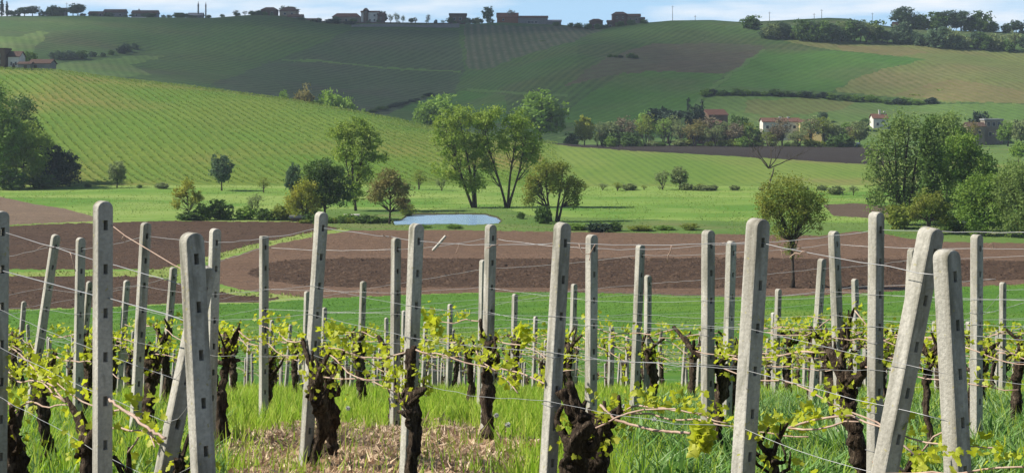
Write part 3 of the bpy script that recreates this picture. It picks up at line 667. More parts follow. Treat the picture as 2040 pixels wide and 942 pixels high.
# left grove
hero('oak_tree', 48, 374, 232, 'large round tree with a sunny left flank in the left hand grove',
     [(0.0,0.74,0.26,0.24),(-0.2,0.52,0.24,0.26),(0.16,0.5,0.26,0.28),(0.0,0.26,0.36,0.24)], 'poplar', 217,
     lo=430, hi=452, ncl=260, per=34, ls=0.42, limbs=20, clump_r=0.07, tr=0.02, hollow=0.55)
hero('oak_tree', 116, 372, 278, 'dark dense tree at the right end of the left hand grove',
     [(-0.12,0.70,0.26,0.24),(0.12,0.50,0.28,0.26),(0.0,0.3,0.42,0.26)], 'deep', 218,
     lo=430, hi=452, ncl=240, per=34, ls=0.42, limbs=20, clump_r=0.08, tr=0.02, hollow=0.6)
hero('oak_tree', -12, 376, 158, 'tallest tree at the left edge above the grove',
     [(0.05,0.88,0.08,0.10),(0.0,0.66,0.16,0.2),(0.0,0.4,0.25,0.24),(0.1,0.5,0.16,0.22)], 'mid', 219,
     lo=430, hi=452, ncl=330, per=34, ls=0.42, limbs=20, clump_r=0.05, tr=0.018, hollow=0.55)
hero('oak_tree', 30, 374, 184, 'dark leaning tree top behind the round tree of the left grove',
     [(0.05,0.86,0.18,0.08),(-0.05,0.66,0.2,0.14),(0.08,0.58,0.2,0.16),(0.0,0.4,0.2,0.2)], 'dark', 220, d=458,
     ncl=240, per=30, ls=0.42, limbs=30, clump_r=0.06, tr=0.02, hollow=0.4)

# dead trunk with bare boughs on the field edge behind the lone tree
d = dist_at(1532, 380, 400, 452); b = ground(1532, d); Hd = (HY-288)/F*d - b.z
mb = MB(); rd = random.Random(8)
def bough(p, v, ln, r, depth):
    pts = [p]; q = p.copy(); dv = v.copy()
    for i in range(4):
        dv = (dv + Vector((rd.gauss(0,.22), rd.gauss(0,.12), rd.gauss(0.04,.12)))).normalized(); q = q + dv*ln/4; pts.append(q.copy())
    mb.tube(pts, [r*(1-0.16*i) for i in range(5)], 6, 0)
    if depth > 0:
        for k in range(3): bough(pts[2+k % 3], (dv+Vector((rd.uniform(-1,1), rd.uniform(-.5,.5), rd.uniform(-.1,.7)))).normalized(), ln*rd.uniform(.45,.7), r*0.5, depth-1)
bough(Vector((0,0,-0.2)), Vector((-0.02,0,1)), Hd*0.55, 0.32, 0)
for vx in (-0.9,-0.35,0.05,0.5,0.95): bough(Vector((vx*0.1,0,Hd*0.48)), Vector((vx,0.1,0.75)).normalized(), Hd*0.5, 0.17, 3)
e = empty('dead_tree', b); mb.build('trunk', M_bark, e); tag(e, 'leafless dead tree with bare dark boughs behind the lone leafy tree', 'dead tree')

# smaller trees and bushes, one by one: proto, px, base row, top row, width, label, search range
V1 = (300, 452); 
SMALL = [
 ('round_grey', 233, 374, 319, 38, 'pale grey green round tree alone at the foot of the left vineyard slope', V1, 'small_tree','tree'),
 ('round_blue', 441, 380, 305, 54, 'grey green round tree on the field edge left of centre', V1, 'small_tree','tree'),
 ('bush_grey', 322, 376, 361, 30, 'low grey bush between the two round trees under the slope', V1, 'bush','bush'),
 ('bush_dark', 175, 374, 365, 14, 'tiny dark bush just right of the left grove', V1, 'bush','bush'),
 ('bush_dark', 278, 375, 367, 12, 'tiny dark bush left of the low grey bush', V1, 'bush','bush'),
 ('bush_dark', 440, 437, 392, 52, 'dark rounded bush in the valley hedge beside the thin yellowish tree', V1, 'bush','bush'),
 ('bush_mid', 404, 438, 402, 34, 'green bush between the thin yellowish tree and the dark rounded bush', V1, 'bush','bush'),
 ('bush_dark', 378, 438, 418, 52, 'low dark bush under the thin yellowish tree', V1, 'bush','bush'),
 ('thin_grey', 508, 432, 383, 42, 'airy grey shrub in the valley hedge', V1, 'bush','bush'),
 ('bush_mid', 488, 437, 408, 40, 'green bush below the airy grey shrub', V1, 'bush','bush'),
 ('bush_dark', 528, 438, 412, 44, 'dark bush right of the airy grey shrub', V1, 'bush','bush'),
 ('bush_olive', 560, 438, 402, 42, 'olive bush left of the yellow green drooping tree', V1, 'bush','bush'),
 ('round_blue', 585, 405, 322, 36, 'bluish dark tree behind the yellow green drooping tree', V1, 'small_tree','tree'),
 ('thin_olive', 525, 384, 352, 36, 'thin bare shrub on the field edge', V1, 'bush','bush'),
 ('bush_dark', 620, 441, 418, 34, 'dark bush beside the small white roofed hut', V1, 'bush','bush'),
 ('bush_mid', 690, 443, 424, 44, 'low green bush at the foot of the tall sparse poplar', V1, 'bush','bush'),
 ('bush_dark', 735, 445, 425, 50, 'low dark bush left of the bronze brown tree', V1, 'bush','bush'),
 ('bush_olive', 812, 430, 404, 32, 'olive bush right of the bronze brown tree', V1, 'bush','bush'),
 ('thin_olive', 835, 378, 337, 40, 'thin leafless tree at the foot of the slope above the pond', V1, 'small_tree','tree'),
 ('thin_grey', 880, 380, 352, 34, 'short bare tree at the foot of the slope behind the left poplar', V1, 'small_tree','tree'),
 ('bush_mid', 838, 454, 447, 40, 'reed clump on the near shore of the pond', V1, 'reeds','reeds'),
 ('bush_mid', 905, 455, 446, 34, 'reed clump on the shore below the left poplar', V1, 'reeds','reeds'),
 ('bush_dark', 1038, 436, 420, 18, 'small dark bush right of the pond', V1, 'bush','bush'),
 ('bush_dark', 1082, 445, 405, 34, 'dark undergrowth bush at the foot of the olive willow', V1, 'bush','bush'),
 ('bush_deep', 1192, 462, 440, 50, 'dark bramble bush on the field edge right of the willow', V1, 'bush','bush'),
 ('bush_dark', 1227, 460, 438, 26, 'upright dark bush touching the bramble', V1, 'bush','bush'),
 ('bush_mid', 1150, 458, 444, 40, 'low green bush left of the bramble', V1, 'bush','bush'),
 ('bush_olive', 1275, 460, 447, 50, 'low olive bush right of the bramble', V1, 'bush','bush'),
 ('bush_mid', 1325, 458, 448, 44, 'low green bush among the field edge bushes', V1, 'bush','bush'),
 ('bush_olive', 1375, 458, 443, 36, 'low olive bush at the right end of the field edge bushes', V1, 'bush','bush'),
 ('round_grey', 1354, 378, 330, 38, 'grey green rounded tree on the far side of the meadow', V1, 'small_tree','tree'),
 ('thin_grey', 1320, 378, 337, 46, 'wispy grey tree left of the rounded tree across the meadow', V1, 'small_tree','tree'),
 ('thin_olive', 1230, 380, 362, 26, 'small wispy shrub across the meadow', V1, 'bush','bush'),
 ('bush_grey', 1400, 380, 366, 40, 'low grey shrub right of the rounded tree across the meadow', V1, 'bush','bush'),
 ('bush_grey', 1665, 388, 366, 34, 'pale shrub in front of the right hand slope', V1, 'bush','bush'),
 ('thin_grey', 1700, 390, 368, 30, 'wispy shrub left of the clipped dark bush', V1, 'bush','bush'),
 ('bush_deep', 1742, 406, 385, 30, 'squat very dark bush on the edge of the brown field', V1, 'bush','bush'),
 ('bush_dark', 1905, 462, 420, 60, 'dark undergrowth below the right hand grove', V1, 'bush','bush'),
 ('bush_olive', 1790, 455, 400, 60, 'leafy olive undergrowth at the left foot of the right hand grove', V1, 'bush','bush'),
 ('bush_yellow', 2035, 470, 425, 36, 'yellowish bush at the right edge below the grove', V1, 'bush','bush'),
 ('bush_dark', 20, 378, 330, 70, 'dark undergrowth at the foot of the left grove', V1, 'bush','bush'),
 ('bush_dark', 85, 376, 345, 60, 'dark undergrowth below the two dark trees of the left grove', V1, 'bush','bush'),
]
for pr, px, yb, yt, wd, lab, (lo, hi), kind, cat in SMALL:
    tree_px(pr, px, yb, yt, wd, lab, lo, hi, kind, cat)
# trees beyond the near vineyard slope (base hidden or in the village) : distance given
FAR = [
 ('round_mid', 566, 215, 178, 34, 662, 'small green tree behind the vineyard crest, leftmost of the crest trees'),
 ('round_brown', 606, 225, 171, 52, 664, 'bronze budding tree behind the vineyard crest'),
 ('round_fresh', 655, 232, 175, 70, 668, 'broad light green tree behind the vineyard crest'),
 ('round_fresh', 692, 236, 190, 50, 672, 'light green tree touching the broad crest tree on its right'),
 ('bush_mid', 726, 240, 211, 30, 676, 'small round bush behind the crest right of the light green trees'),
 ('bush_fresh', 758, 246, 224, 34, 680, 'pale small bush low behind the crest'),
 ('round_fresh', 880, 262, 184, 100, 690, 'broad light green tree behind the crest above the two poplars'),
 ('round_mid', 846, 258, 205, 52, 684, 'green tree left of the broad tree above the poplars'),
 ('round_mid', 1078, 283, 176, 112, 700, 'large domed green tree in the middle distance behind the poplars'),
 ('round_yellow', 1165, 283, 229, 46, 700, 'yellow flowering round tree by the village road'),
 ('bush_dark', 1140, 284, 262, 34, 702, 'dark bush between the domed tree and the yellow tree'),
 ('thin_grey', 1198, 284, 240, 32, 705, 'thin bare tree right of the yellow tree'),
 ('bush_dark', 1212, 285, 262, 40, 702, 'dark hedge bush right of the yellow tree'),
 ('thin_grey', 1232, 284, 242, 34, 712, 'thin bare tree above the dark hedge bushes'),
 ('bush_dark', 1252, 286, 260, 46, 702, 'dark hedge bush left of the village trees'),
 ('bush_mid', 1218, 290, 270, 26, 694, 'small fresh green bush on the dirt road edge'),
 ('thin_olive', 1285, 286, 225, 50, 706, 'grey green slender tree at the left end of the village'),
 ('thin_fresh', 1322, 286, 232, 44, 704, 'slender spring tree second at the left end of the village'),
 ('umbrella', 1330, 262, 214, 96, 728, 'dark spreading umbrella pine above the village'),
 ('round_fresh', 1292, 258, 217, 46, 735, 'fresh green tree left of the umbrella pine'),
 ('round_deep', 1388, 262, 206, 44, 735, 'dark conifer clump above the village houses'),
 ('conifer', 1372, 262, 192, 20, 742, 'pointed pale tree rising above the umbrella pine'),
 ('conifer', 1398, 262, 196, 18, 744, 'slim pointed tree beside the dark conifer clump'),
 ('thin_grey', 1355, 288, 240, 44, 700, 'bare grey tree in front of the village left part'),
 ('thin_brown', 1385, 290, 236, 56, 696, 'bare brownish tree in front of the red roofed houses'),
 ('thin_grey', 1425, 290, 248, 50, 700, 'bare grey tree before the pink house'),
 ('thin_bare', 1462, 290, 246, 48, 702, 'bare brown tree right of the pink house'),
 ('bush_dark', 1500, 290, 246, 40, 706, 'green tree clump between the village halves'),
 ('round_dark', 1472, 268, 226, 44, 730, 'dark tree right of the brown roofed house'),
 ('bush_mid', 1480, 292, 270, 34, 694, 'fresh bush on the dark field edge'),
 ('round_deep', 1546, 288, 249, 34, 716, 'dark tree in front of the white villa'),
 ('thin_grey', 1590, 292, 258, 60, 700, 'bare grey tree before the yellow house'),
 ('thin_olive', 1530, 292, 262, 40, 698, 'thin olive tree before the white villa'),
 ('thin_grey', 1650, 290, 236, 44, 712, 'thin grey tree right of the yellow house'),
 ('bush_dark', 1672, 292, 264, 50, 700, 'dark bush right of the yellow house'),
 ('round_dark', 1722, 266, 234, 24, 770, 'dark round tree left of the white house with the red roof'),
 ('bush_mid', 1690, 268, 242, 40, 760, 'green bush on the bank left of the white house'),
 ('round_blue', 1640, 250, 222, 24, 790, 'small dark tree behind the yellow house'),
 ('thin_olive', 1700, 292, 258, 40, 706, 'thin olive tree at the end of the dark field'),
 ('round_deep', 1952, 288, 219, 50, 735, 'dark round tree beside the stone ruin'),
 ('thin_brown', 1935, 292, 240, 44, 705, 'bare brownish tree before the stone ruin'),
 ('round_mid', 2008, 296, 240, 48, 705, 'green tree right of the stone ruin'),
 ('round_grey', 2035, 300, 236, 44, 700, 'grey green tree at the right edge beyond the ruin'),
 ('round_fresh', 2030, 330, 280, 40, 560, 'pale willow at the right edge behind the grove'),
 ('bush_olive', 1830, 240, 208, 40, 870, 'olive bush on the hill path above the grove'),
 ('bush_mid', 1870, 236, 200, 44, 880, 'green bush right of the hill path'),
 ('round_dark', 1787, 211, 175, 24, 900, 'single dark green tree standing by the low hill shed'),
 ('thin_bare', 1705, 200, 181, 20, 900, 'tiny bare tree on the hill hedge'),
 ('round_mid', 1547, 200, 165, 40, 905, 'rounded green tree in the hill hedge'),
 ('round_dark', 1655, 196, 175, 20, 905, 'dark small tree at the right part of the hill hedge'),
 ('bush_dark', 1495, 74, 28, 44, 1062, 'tall dark tree breaking the skyline on the right hill'),
 ('bush_blue', 1547, 78, 54, 32, 1045, 'dark tree below the skyline right of the tall dark one'),
 ('round_dark', 57, 126, 99, 36, 655, 'dark leafy tree between the farm buildings on the left crest'),
 ('round_blue', 972, 44, 12, 26, 1150, 'round grey green tree on the skyline in the middle'),
 ('round_blue', 575, 44, 12, 44, 1152, 'dark skyline tree beside the round house'),
 ('round_deep', 762, 42, 22, 22, 1152, 'dark skyline tree right of the two storey house'),
 ('thin_bare', 1017, 40, 18, 22, 1150, 'bare tree above the orange brick house'),
 ('thin_bare', 470, 38, 20, 16, 1148, 'small bare tree on the left skyline'),
 ('thin_bare', 488, 38, 22, 14, 1148, 'smaller bare tree left of the brown skyline house'),
 ('thin_grey', 778, 44, 28, 14, 1150, 'feathery skyline tree, left one of the feathery trees'),
 ('thin_grey', 790, 44, 25, 18, 1150, 'feathery skyline tree, middle one of the feathery trees'),
 ('thin_grey', 803, 44, 30, 12, 1150, 'feathery skyline tree, right one of the feathery trees'),
 ('thin_bare', 827, 46, 34, 12, 1150, 'small shrub on the garden wall right of the feathery trees'),
 ('thin_bare', 853, 46, 28, 12, 1150, 'thin bare tree behind the garden wall'),
 ('bush_deep', 868, 46, 37, 7, 1150, 'tiny dark cypress on the garden wall'),
 ('bush_grey', 950, 46, 33, 22, 1150, 'pale skyline bush left of the round tree'),
 ('column', 4, 36, -4, 8, 1148, 'dark cypress in the top left corner, left one of two'),
 ('column', 14, 36, 2, 6, 1148, 'dark cypress in the top left corner, right one of two'),
 ('bush_dark', 48, 52, 38, 10, 1100, 'small dark bush on the upper left hillside'),
 ('bush_dark', 1085, 104, 84, 20, 1040, 'dark thicket on the steep middle hillside'),
 ('bush_dark', 1096, 112, 96, 18, 1020, 'lower dark thicket on the steep middle hillside'),
 ('bush_grey', 1405, 112, 98, 16, 1030, 'dark shrub in the brown hill field'),
]
for pr, px, yb, yt, wd, dd, lab in FAR:
    tree_px(pr, px, yb, yt, wd, lab, 0, 0, 'bush' if pr.startswith('bush') and ' tree' not in lab else 'tree', 'bush' if pr.startswith('bush') and ' tree' not in lab else 'tree', d=dd)
# repeated small ones, alike in the photograph
ORD = ['first','second','third','fourth','fifth','sixth','seventh','eighth','ninth','tenth','eleventh','twelfth','thirteenth','fourteenth','fifteenth','sixteenth','seventeenth','eighteenth','nineteenth','twentieth']
def ordinal(i, n):
    j = n-1-i
    if i == 0: return 'leftmost one'
    if j == 0: return 'rightmost one'
    return ORD[i]+' from the left' if i <= j else ORD[j]+' from the right'
def line_of(pr, pts, hpx, wpx, dlo, dhi, n, label, group, kind='tree', cat='tree', jy=2.0, d=None, seed=1):
    r = random.Random(seed)
    for i in range(n):
        lab_ = label + ', ' + ordinal(i, n)
        t = (i+r.uniform(-0.3,0.3))/max(1, n-1); t = min(max(t, 0), 1)
        k = t*(len(pts)-1); a = int(min(k, len(pts)-2)); u = k-a
        px = pts[a][0]*(1-u)+pts[a+1][0]*u; py = pts[a][1]*(1-u)+pts[a+1][1]*u + r.uniform(-jy, jy)
        dd = d if d else dist_at(px, py, dlo, dhi)
        b = ground(px, dd); yb = HY-F*b.z/dd
        p_ = r.choice(pr) if isinstance(pr, list) else pr
        s = r.uniform(0.55, 1.45)
        tree_px(p_, px, yb, yb-hpx*s, wpx*s*r.uniform(0.85,1.15), lab_, 0, 0, kind, cat, group, d=dd)
line_of(['bush_blue','bush_dark','round_blue','bush_grey','thin_grey'], [(1520,74),(1600,80),(1700,83),(1800,89),(1900,95),(2045,103)], 33, 38, 1000, 1130, 36, 'dark tree in the wood on the upper right ridge', 'trees of the ridge wood', seed=2)
line_of(['bush_blue','round_blue','bush_dark'], [(1800,80),(1860,78),(1940,80),(2045,82)], 34, 40, 0, 0, 15, 'tall tree behind the ridge wood on the far right skyline', 'trees of the far right skyline', d=1110, seed=3)
line_of(['bush_dark','bush_blue','bush_deep'], [(105,119),(150,117),(190,114),(235,108),(270,98)], 15, 20, 800, 1100, 10, 'small dark bush in the line right of the left farm', 'bushes in a line on the left hill', 'bush','bush', seed=4)
line_of(['bush_dark','bush_deep','bush_mid'], [(1405,190),(1480,193),(1560,196),(1640,195),(1740,204),(1855,210)], 11, 20, 850, 950, 34, 'dark hedge bush on the hill above the village', 'hedge bushes above the village', 'bush','bush', d=None, seed=5)
line_of(['bush_deep','bush_dark'], [(740,224),(790,212),(855,192)], 6, 16, 830, 960, 12, 'dark ditch bush on the middle hillside', 'bushes along the middle ditch', 'bush','bush', seed=6, jy=0.5)
line_of(['bush_dark','bush_deep'], [(1215,122),(1265,120)], 11, 18, 950, 1060, 5, 'dark thicket bush left of the brown hill field', 'thicket on the middle hill', 'bush','bush', seed=7, jy=1)
line_of(['round_blue','round_dark','bush_blue'], [(18,36),(60,34),(110,36),(160,36)], 18, 28, 0, 0, 9, 'bluish tree beside the houses on the left skyline', 'trees of the left skyline', d=1140, seed=8)
line_of(['bush_blue','bush_dark'], [(165,34),(230,36),(345,38),(380,38)], 8, 18, 0, 0, 9, 'low bush beside the long roofed skyline houses', 'low bushes of the left skyline', 'bush','bush', d=1140, seed=9)
line_of(['bush_blue','bush_deep'], [(600,47),(660,52),(700,56)], 9, 22, 0, 0, 7, 'dark bush below the beige skyline house', 'bushes below the beige house', 'bush','bush', d=1120, seed=10)
line_of(['thin_grey','thin_bare','thin_olive','round_grey'], [(1190,284),(1400,288),(1520,290),(1720,291)], 44, 40, 0, 0, 24, 'slender greyish tree in the village belt', 'slender trees of the village belt', d=708, seed=12)
line_of(['bush_grey','bush_olive','bush_dark'], [(1270,292),(1500,293),(1715,294)], 12, 24, 0, 0, 18, 'low shrub on the edge of the dark far field', 'shrubs along the dark far field', 'bush','bush', d=700, seed=13)
line_of(['thin_grey','bush_grey','thin_olive'], [(1165,382),(1300,381),(1450,381),(1640,386)], 13, 24, 430, 452, 14, 'low shrub at the foot of the right hand slope', 'shrubs at the foot of the slope', 'bush','bush', seed=14)
line_of(['bush_mid','bush_dark','bush_olive'], [(600,441),(680,446),(770,452)], 13, 26, 0, 0, 11, 'low leafy bush in the strip left of the pond', 'bushes left of the pond', 'bush','bush', d=322, seed=15)
line_of(['bush_dark','bush_mid'], [(700,223),(760,238),(840,254)], 8, 20, 0, 0, 9, 'small bush just behind the crest of the vineyard slope', 'bushes behind the crest', 'bush','bush', d=600, seed=16)

line_of(['bush_blue','round_blue','bush_dark','thin_grey'], [(636,44),(760,46),(880,48),(935,48),(985,46)], 10, 13, 0, 0, 17, 'small garden tree among the middle skyline houses', 'garden trees of the middle skyline', d=1141, seed=17)
line_of(['bush_blue','round_blue','bush_dark'], [(262,36),(330,38),(420,38),(500,33),(545,34)], 8, 14, 0, 0, 13, 'small tree beside the left skyline houses', 'garden trees of the left skyline', d=1140, seed=18)
line_of(['bush_dark','bush_blue'], [(1105,52),(1170,60),(1215,58),(1290,50)], 9, 14, 0, 0, 9, 'small dark tree around the hilltop brick houses', 'garden trees of the hilltop houses', d=1112, seed=19)
# ------------------------------------------------------------------ houses
def wallm(n, c, c2=None): return mat_simple('wall_'+n, c, c2 or tuple(x*0.8 for x in c), 0.6, 0.9, 0.2, 0.02, 0.1)
WM = {'beige': wallm('beige', (0.32,0.27,0.20)), 'white': wallm('white', (0.72,0.68,0.62)), 'pink': wallm('pink', (0.62,0.45,0.38)), 'yellow': wallm('yellow', (0.56,0.43,0.20)),
      'brick': wallm('brick', (0.15,0.095,0.075)), 'brown': wallm('brown', (0.16,0.11,0.08)), 'grey': wallm('grey', (0.24,0.23,0.23)), 'stone': wallm('stone', (0.26,0.22,0.18)), 'orange': wallm('orange', (0.28,0.12,0.065))}
M_tile = mat_simple('roof_tile', (0.16,0.080,0.056), (0.11,0.062,0.05), 1.5, 0.9, 0.4, 0.05, 0.1)
M_tiled = mat_simple('roof_tile_dark', (0.075,0.050,0.042), (0.11,0.07,0.055), 1.5, 0.9, 0.4, 0.05, 0.1)
M_roofg = mat_simple('roof_grey', (0.30,0.30,0.31), (0.22,0.22,0.23), 1.0, 0.6, 0.2, 0.03, 0.3)
M_glass = mat_simple('window_dark', (0.03,0.035,0.045), (0.05,0.05,0.06), 2, 0.25, 0.0, 0.01, 0.5)
M_shut = mat_simple('shutter', (0.10,0.07,0.05), (0.08,0.06,0.05), 2, 0.8)
M_frame = mat_simple('window_frame', (0.55,0.52,0.48), (0.5,0.48,0.45), 2, 0.7)
def house(kind, pyb, x0, x1, yeave, yridge, dd, wall, roof, label, cat='house', depth=9, rz=0.0, wins=((0.25,0.5),(0.6,0.5)), ww=0.9, wh=1.2, door=None, chim=(), flat=False, hip=0.0, sink=1.5):
    """x0..x1, yeave, yridge in picture pixels at distance dd"""
    cx = (x0+x1)/2; s = dd/F
    zb = float(zpd(cx, dd)); 
    if pyb is not None: zb = min(zb, (HY-pyb)*s)
    Wd = (x1-x0)*s; he = (HY-yeave)*s - zb; hr = max(0.3, (yeave-yridge)*s)
    e = empty(kind, ((cx-1020)*s, dd, zb), rz)
    a = MB(); a.box(-Wd/2, Wd/2, 0, depth, -sink, he)
    if not flat and hip == 0: a.add([(-Wd/2+0.01,0.01,he),(-Wd/2+0.01,depth-0.01,he),(-Wd/2+0.01,depth/2,he+hr-0.1)], [(0,1,2)]); a.add([(Wd/2-0.01,0.01,he),(Wd/2-0.01,depth-0.01,he),(Wd/2-0.01,depth/2,he+hr-0.1)], [(0,2,1)])
    a.build('wall', WM[wall], e)
    rf = MB()
    if flat: rf.box(-Wd/2-0.3, Wd/2+0.3, -0.3, depth+0.3, he+0.003, he+hr)
    else: rf.gable(-Wd/2, Wd/2, 0, depth, he, hr, 0.45, 0.22, 0, hip)
    ro = rf.build('roof', roof, e)
    for (u, hh) in chim:
        c = MB(); c.box(-0.4+Wd*(u-0.5), 0.4+Wd*(u-0.5), depth*0.4, depth*0.4+0.8, he+hr*0.3, he+hr+hh); c.box(-0.5+Wd*(u-0.5), 0.5+Wd*(u-0.5), depth*0.4-0.1, depth*0.4+0.9, he+hr+hh, he+hr+hh+0.2); c.build('chimney', WM['brick'] if wall != 'white' else WM['white'], ro)
    for (u, v) in wins:
        xx = (u-0.5)*Wd; zc = v*he
        f = MB(); f.box(xx-ww/2-0.1, xx+ww/2+0.1, -0.06, 0.1, zc-wh/2-0.1, zc+wh/2+0.1); fo = f.build('window', M_frame, e)
        g = MB(); g.box(xx-ww/2, xx+ww/2, -0.085, -0.05, zc-wh/2, zc+wh/2); g.build('pane', M_glass, fo)
    if door is not None:
        xx = (door-0.5)*Wd; g = MB(); g.box(xx-0.6, xx+0.6, -0.05, 0.05, 0, min(2.2, he*0.8)); g.build('door', M_shut, e)
    tag(e, label, cat); return e
# left crest farm
house('farm_tower', None, -30, 9, 99, 96, 628, 'brown', M_tiled, 'dark farm tower cut by the left edge on the crest', 'tower', 8, wins=((0.7,0.7),(0.7,0.35)), flat=True)
house('farmhouse', None, 16, 38, 113, 103, 630, 'white', M_tiled, 'pale farmhouse with dark roof beside the farm tower', 'house', 8, wins=((0.3,0.45),(0.7,0.45)), door=0.5, ww=0.7, wh=1.2)
house('barn', None, 58, 99, 127, 119, 626, 'grey', M_tiled, 'low dark barn at the right end of the left crest farm', 'barn', 9, wins=(), door=0.3)
house('shed', None, 36, 60, 128, 124, 624, 'grey', M_tiled, 'lean shed between the pale farmhouse and the barn', 'shed', 5, wins=(), door=0.6)
# skyline, left to right
D = 1146
house('skyline_house', None, 92, 128, 23, 16, D, 'grey', M_tiled, 'dark house with a shallow roof among the far left skyline trees', wins=((0.3,0.5),(0.7,0.5)), ww=1.4)
house('skyline_house', None, 176, 206, 28, 23, D, 'grey', M_tiled, 'long roofed dull skyline house, left of the pair', wins=((0.2,0.5),(0.5,0.5),(0.8,0.5)), ww=1.3)
house('skyline_house', None, 206, 248, 25, 19, D+12, 'grey', M_tiled, 'broad dark skyline house right of the long roofed dull one', wins=((0.2,0.5),(0.5,0.5),(0.8,0.5)), ww=1.3)
house('skyline_house', None, 262, 312, 27, 21, D, 'grey', M_tiled, 'skyline house with reddish roof sloping to the right', wins=((0.2,0.5),(0.6,0.5)), ww=1.3, chim=((0.25,0.8),))
house('skyline_house', None, 258, 288, 38, 35, D-22, 'white', M_roofg, 'pale low shed below the reddish roofed skyline house', 'shed', 5, wins=())
for xa, yt, wd_, lab in ((395,8,3.2,'tall pale grey silo tower on the left skyline, left of two'), (410,9,2.8,'tall pale grey silo tower on the left skyline, right of two')):
    e = empty('silo_tower', ground(xa, 1148)); h = (HY-yt)/F*1148 - e.location.z; s = wd_/F*1148/2
    a = MB(); a.tube([(0,0,-1),(0,0,h*0.8),(0,0,h*0.86),(0,0,h)], [s*1.05, s*0.95, s*1.15, s*0.9], 12); a.build('shaft', WM['grey'], e)
    a = MB(); a.tube([(0,0,h*0.45),(0,0,h*0.48)], [s*1.35]*2, 12); a.tube([(0,0,h),(0,0,h+1.6)], [0.25,0.1], 6); a.build('platform', WM['grey'], e); tag(e, lab, 'tower')
house('skyline_house', None, 374, 402, 31, 26, D, 'grey', M_roofg, 'bluish low building at the foot of the silo towers', wins=((0.5,0.5),), ww=1.3)
house('skyline_house', None, 500, 520, 27, 24, D, 'grey', M_tiled, 'small low skyline house left of the brown house', wins=((0.5,0.5),))
house('skyline_house', None, 520, 551, 20, 15, D, 'brown', M_tiled, 'brown house with hipped roof on the left middle skyline', wins=((0.3,0.5),(0.7,0.5)), ww=1.2, hip=3)
house('skyline_house', None, 557, 592, 22, 15, D-4, 'beige', M_tiled, 'house with a domed tree behind it on the left middle skyline', wins=((0.3,0.5),(0.7,0.5)), ww=1.3, hip=3)
house('skyline_house', None, 573, 602, 34, 29, D-14, 'grey', M_tiled, 'dark outbuilding below the domed tree house', 'shed', wins=())
house('skyline_house', None, 600, 630, 41, 37, D-14, 'brown', M_tiled, 'low dark barn right of the domed tree house', 'barn', wins=())
house('skyline_house', None, 662, 717, 34, 27, D, 'beige', M_tile, 'wide beige skyline house with shallow hipped roof', wins=((0.25,0.5),(0.5,0.5),(0.75,0.5)), ww=1.3, hip=3)
house('skyline_house', None, 719, 755, 25, 22, D, 'white', M_tile, 'two storey white skyline house with a small turret', wins=((0.25,0.3),(0.5,0.3),(0.75,0.3),(0.25,0.72),(0.75,0.72)), ww=1.1)
house('turret', None, 724, 733, 21, 17, D-1, 'brown', M_tiled, 'small pointed turret rising from the white skyline house', 'turret', 4, wins=((0.5,0.85),), ww=0.7, wh=0.9, hip=1.2)
house('skyline_house', None, 752, 766, 30, 26, D-2, 'brick', M_tiled, 'narrow dark red house touching the two storey white one', depth=6, wins=((0.5,0.6),))
house('skyline_house', None, 895, 929, 31, 27, D, 'brown', M_tiled, 'square brown house with flat roof right of the garden wall', wins=((0.3,0.6),(0.65,0.6)), ww=1.5, wh=1.8, flat=True, door=0.5)
house('skyline_house', None, 990, 1032, 34, 26, D, 'orange', M_tile, 'orange brick house on the skyline right of the round tree', wins=((0.3,0.5),), ww=1.0)
house('skyline_house', None, 1030, 1091, 36, 32, D+1, 'grey', M_tiled, 'long grey building right of the orange brick house', wins=((0.4,0.3),(0.5,0.3),(0.62,0.3)), ww=2.0, wh=1.4)
house('skyline_house', None, 1090, 1118, 43, 40, D, 'grey', M_roofg, 'small pale shed at the end of the long grey building', 'shed', wins=())
house('skyline_house', 64, 1175, 1201, 42, 38, 1120, 'brick', M_tiled, 'square brick house below the skyline towers', wins=((0.3,0.6),(0.7,0.6)), ww=0.9, flat=False, hip=3)
house('skyline_house', 56, 1220, 1250, 29, 24, 1130, 'brick', M_tiled, 'tall brick tower house, highest of the hilltop cluster', 'tower house', wins=((0.3,0.75),(0.7,0.75),(0.5,0.45)), ww=0.9, hip=3)
house('skyline_house', 54, 1247, 1276, 33, 28, 1134, 'stone', M_tiled, 'stone house touching the tall tower house', wins=((0.3,0.7),(0.7,0.7)), ww=0.9)
house('skyline_house', 52, 1274, 1284, 38, 35, 1134, 'brown', M_tiled, 'small brown annex at the right end of the hilltop cluster', 'annex', 5, wins=((0.5,0.6),))
house('skyline_house', 58, 1210, 1221, 44, 41, 1126, 'brown', M_tiled, 'low arched gatehouse left of the tall tower house', 'annex', 5, wins=((0.5,0.4),), ww=1.4)
house('skyline_house', None, 1804, 1832, 53, 46, 1130, 'orange', M_tile, 'red roofed house among the trees on the right skyline', wins=((0.3,0.5),(0.7,0.5)), ww=1.1, chim=((0.6,0.8),))
house('skyline_house', None, 1782, 1804, 51, 44, 1132, 'beige', M_tiled, 'beige house left of the red roofed skyline house', wins=((0.5,0.5),))
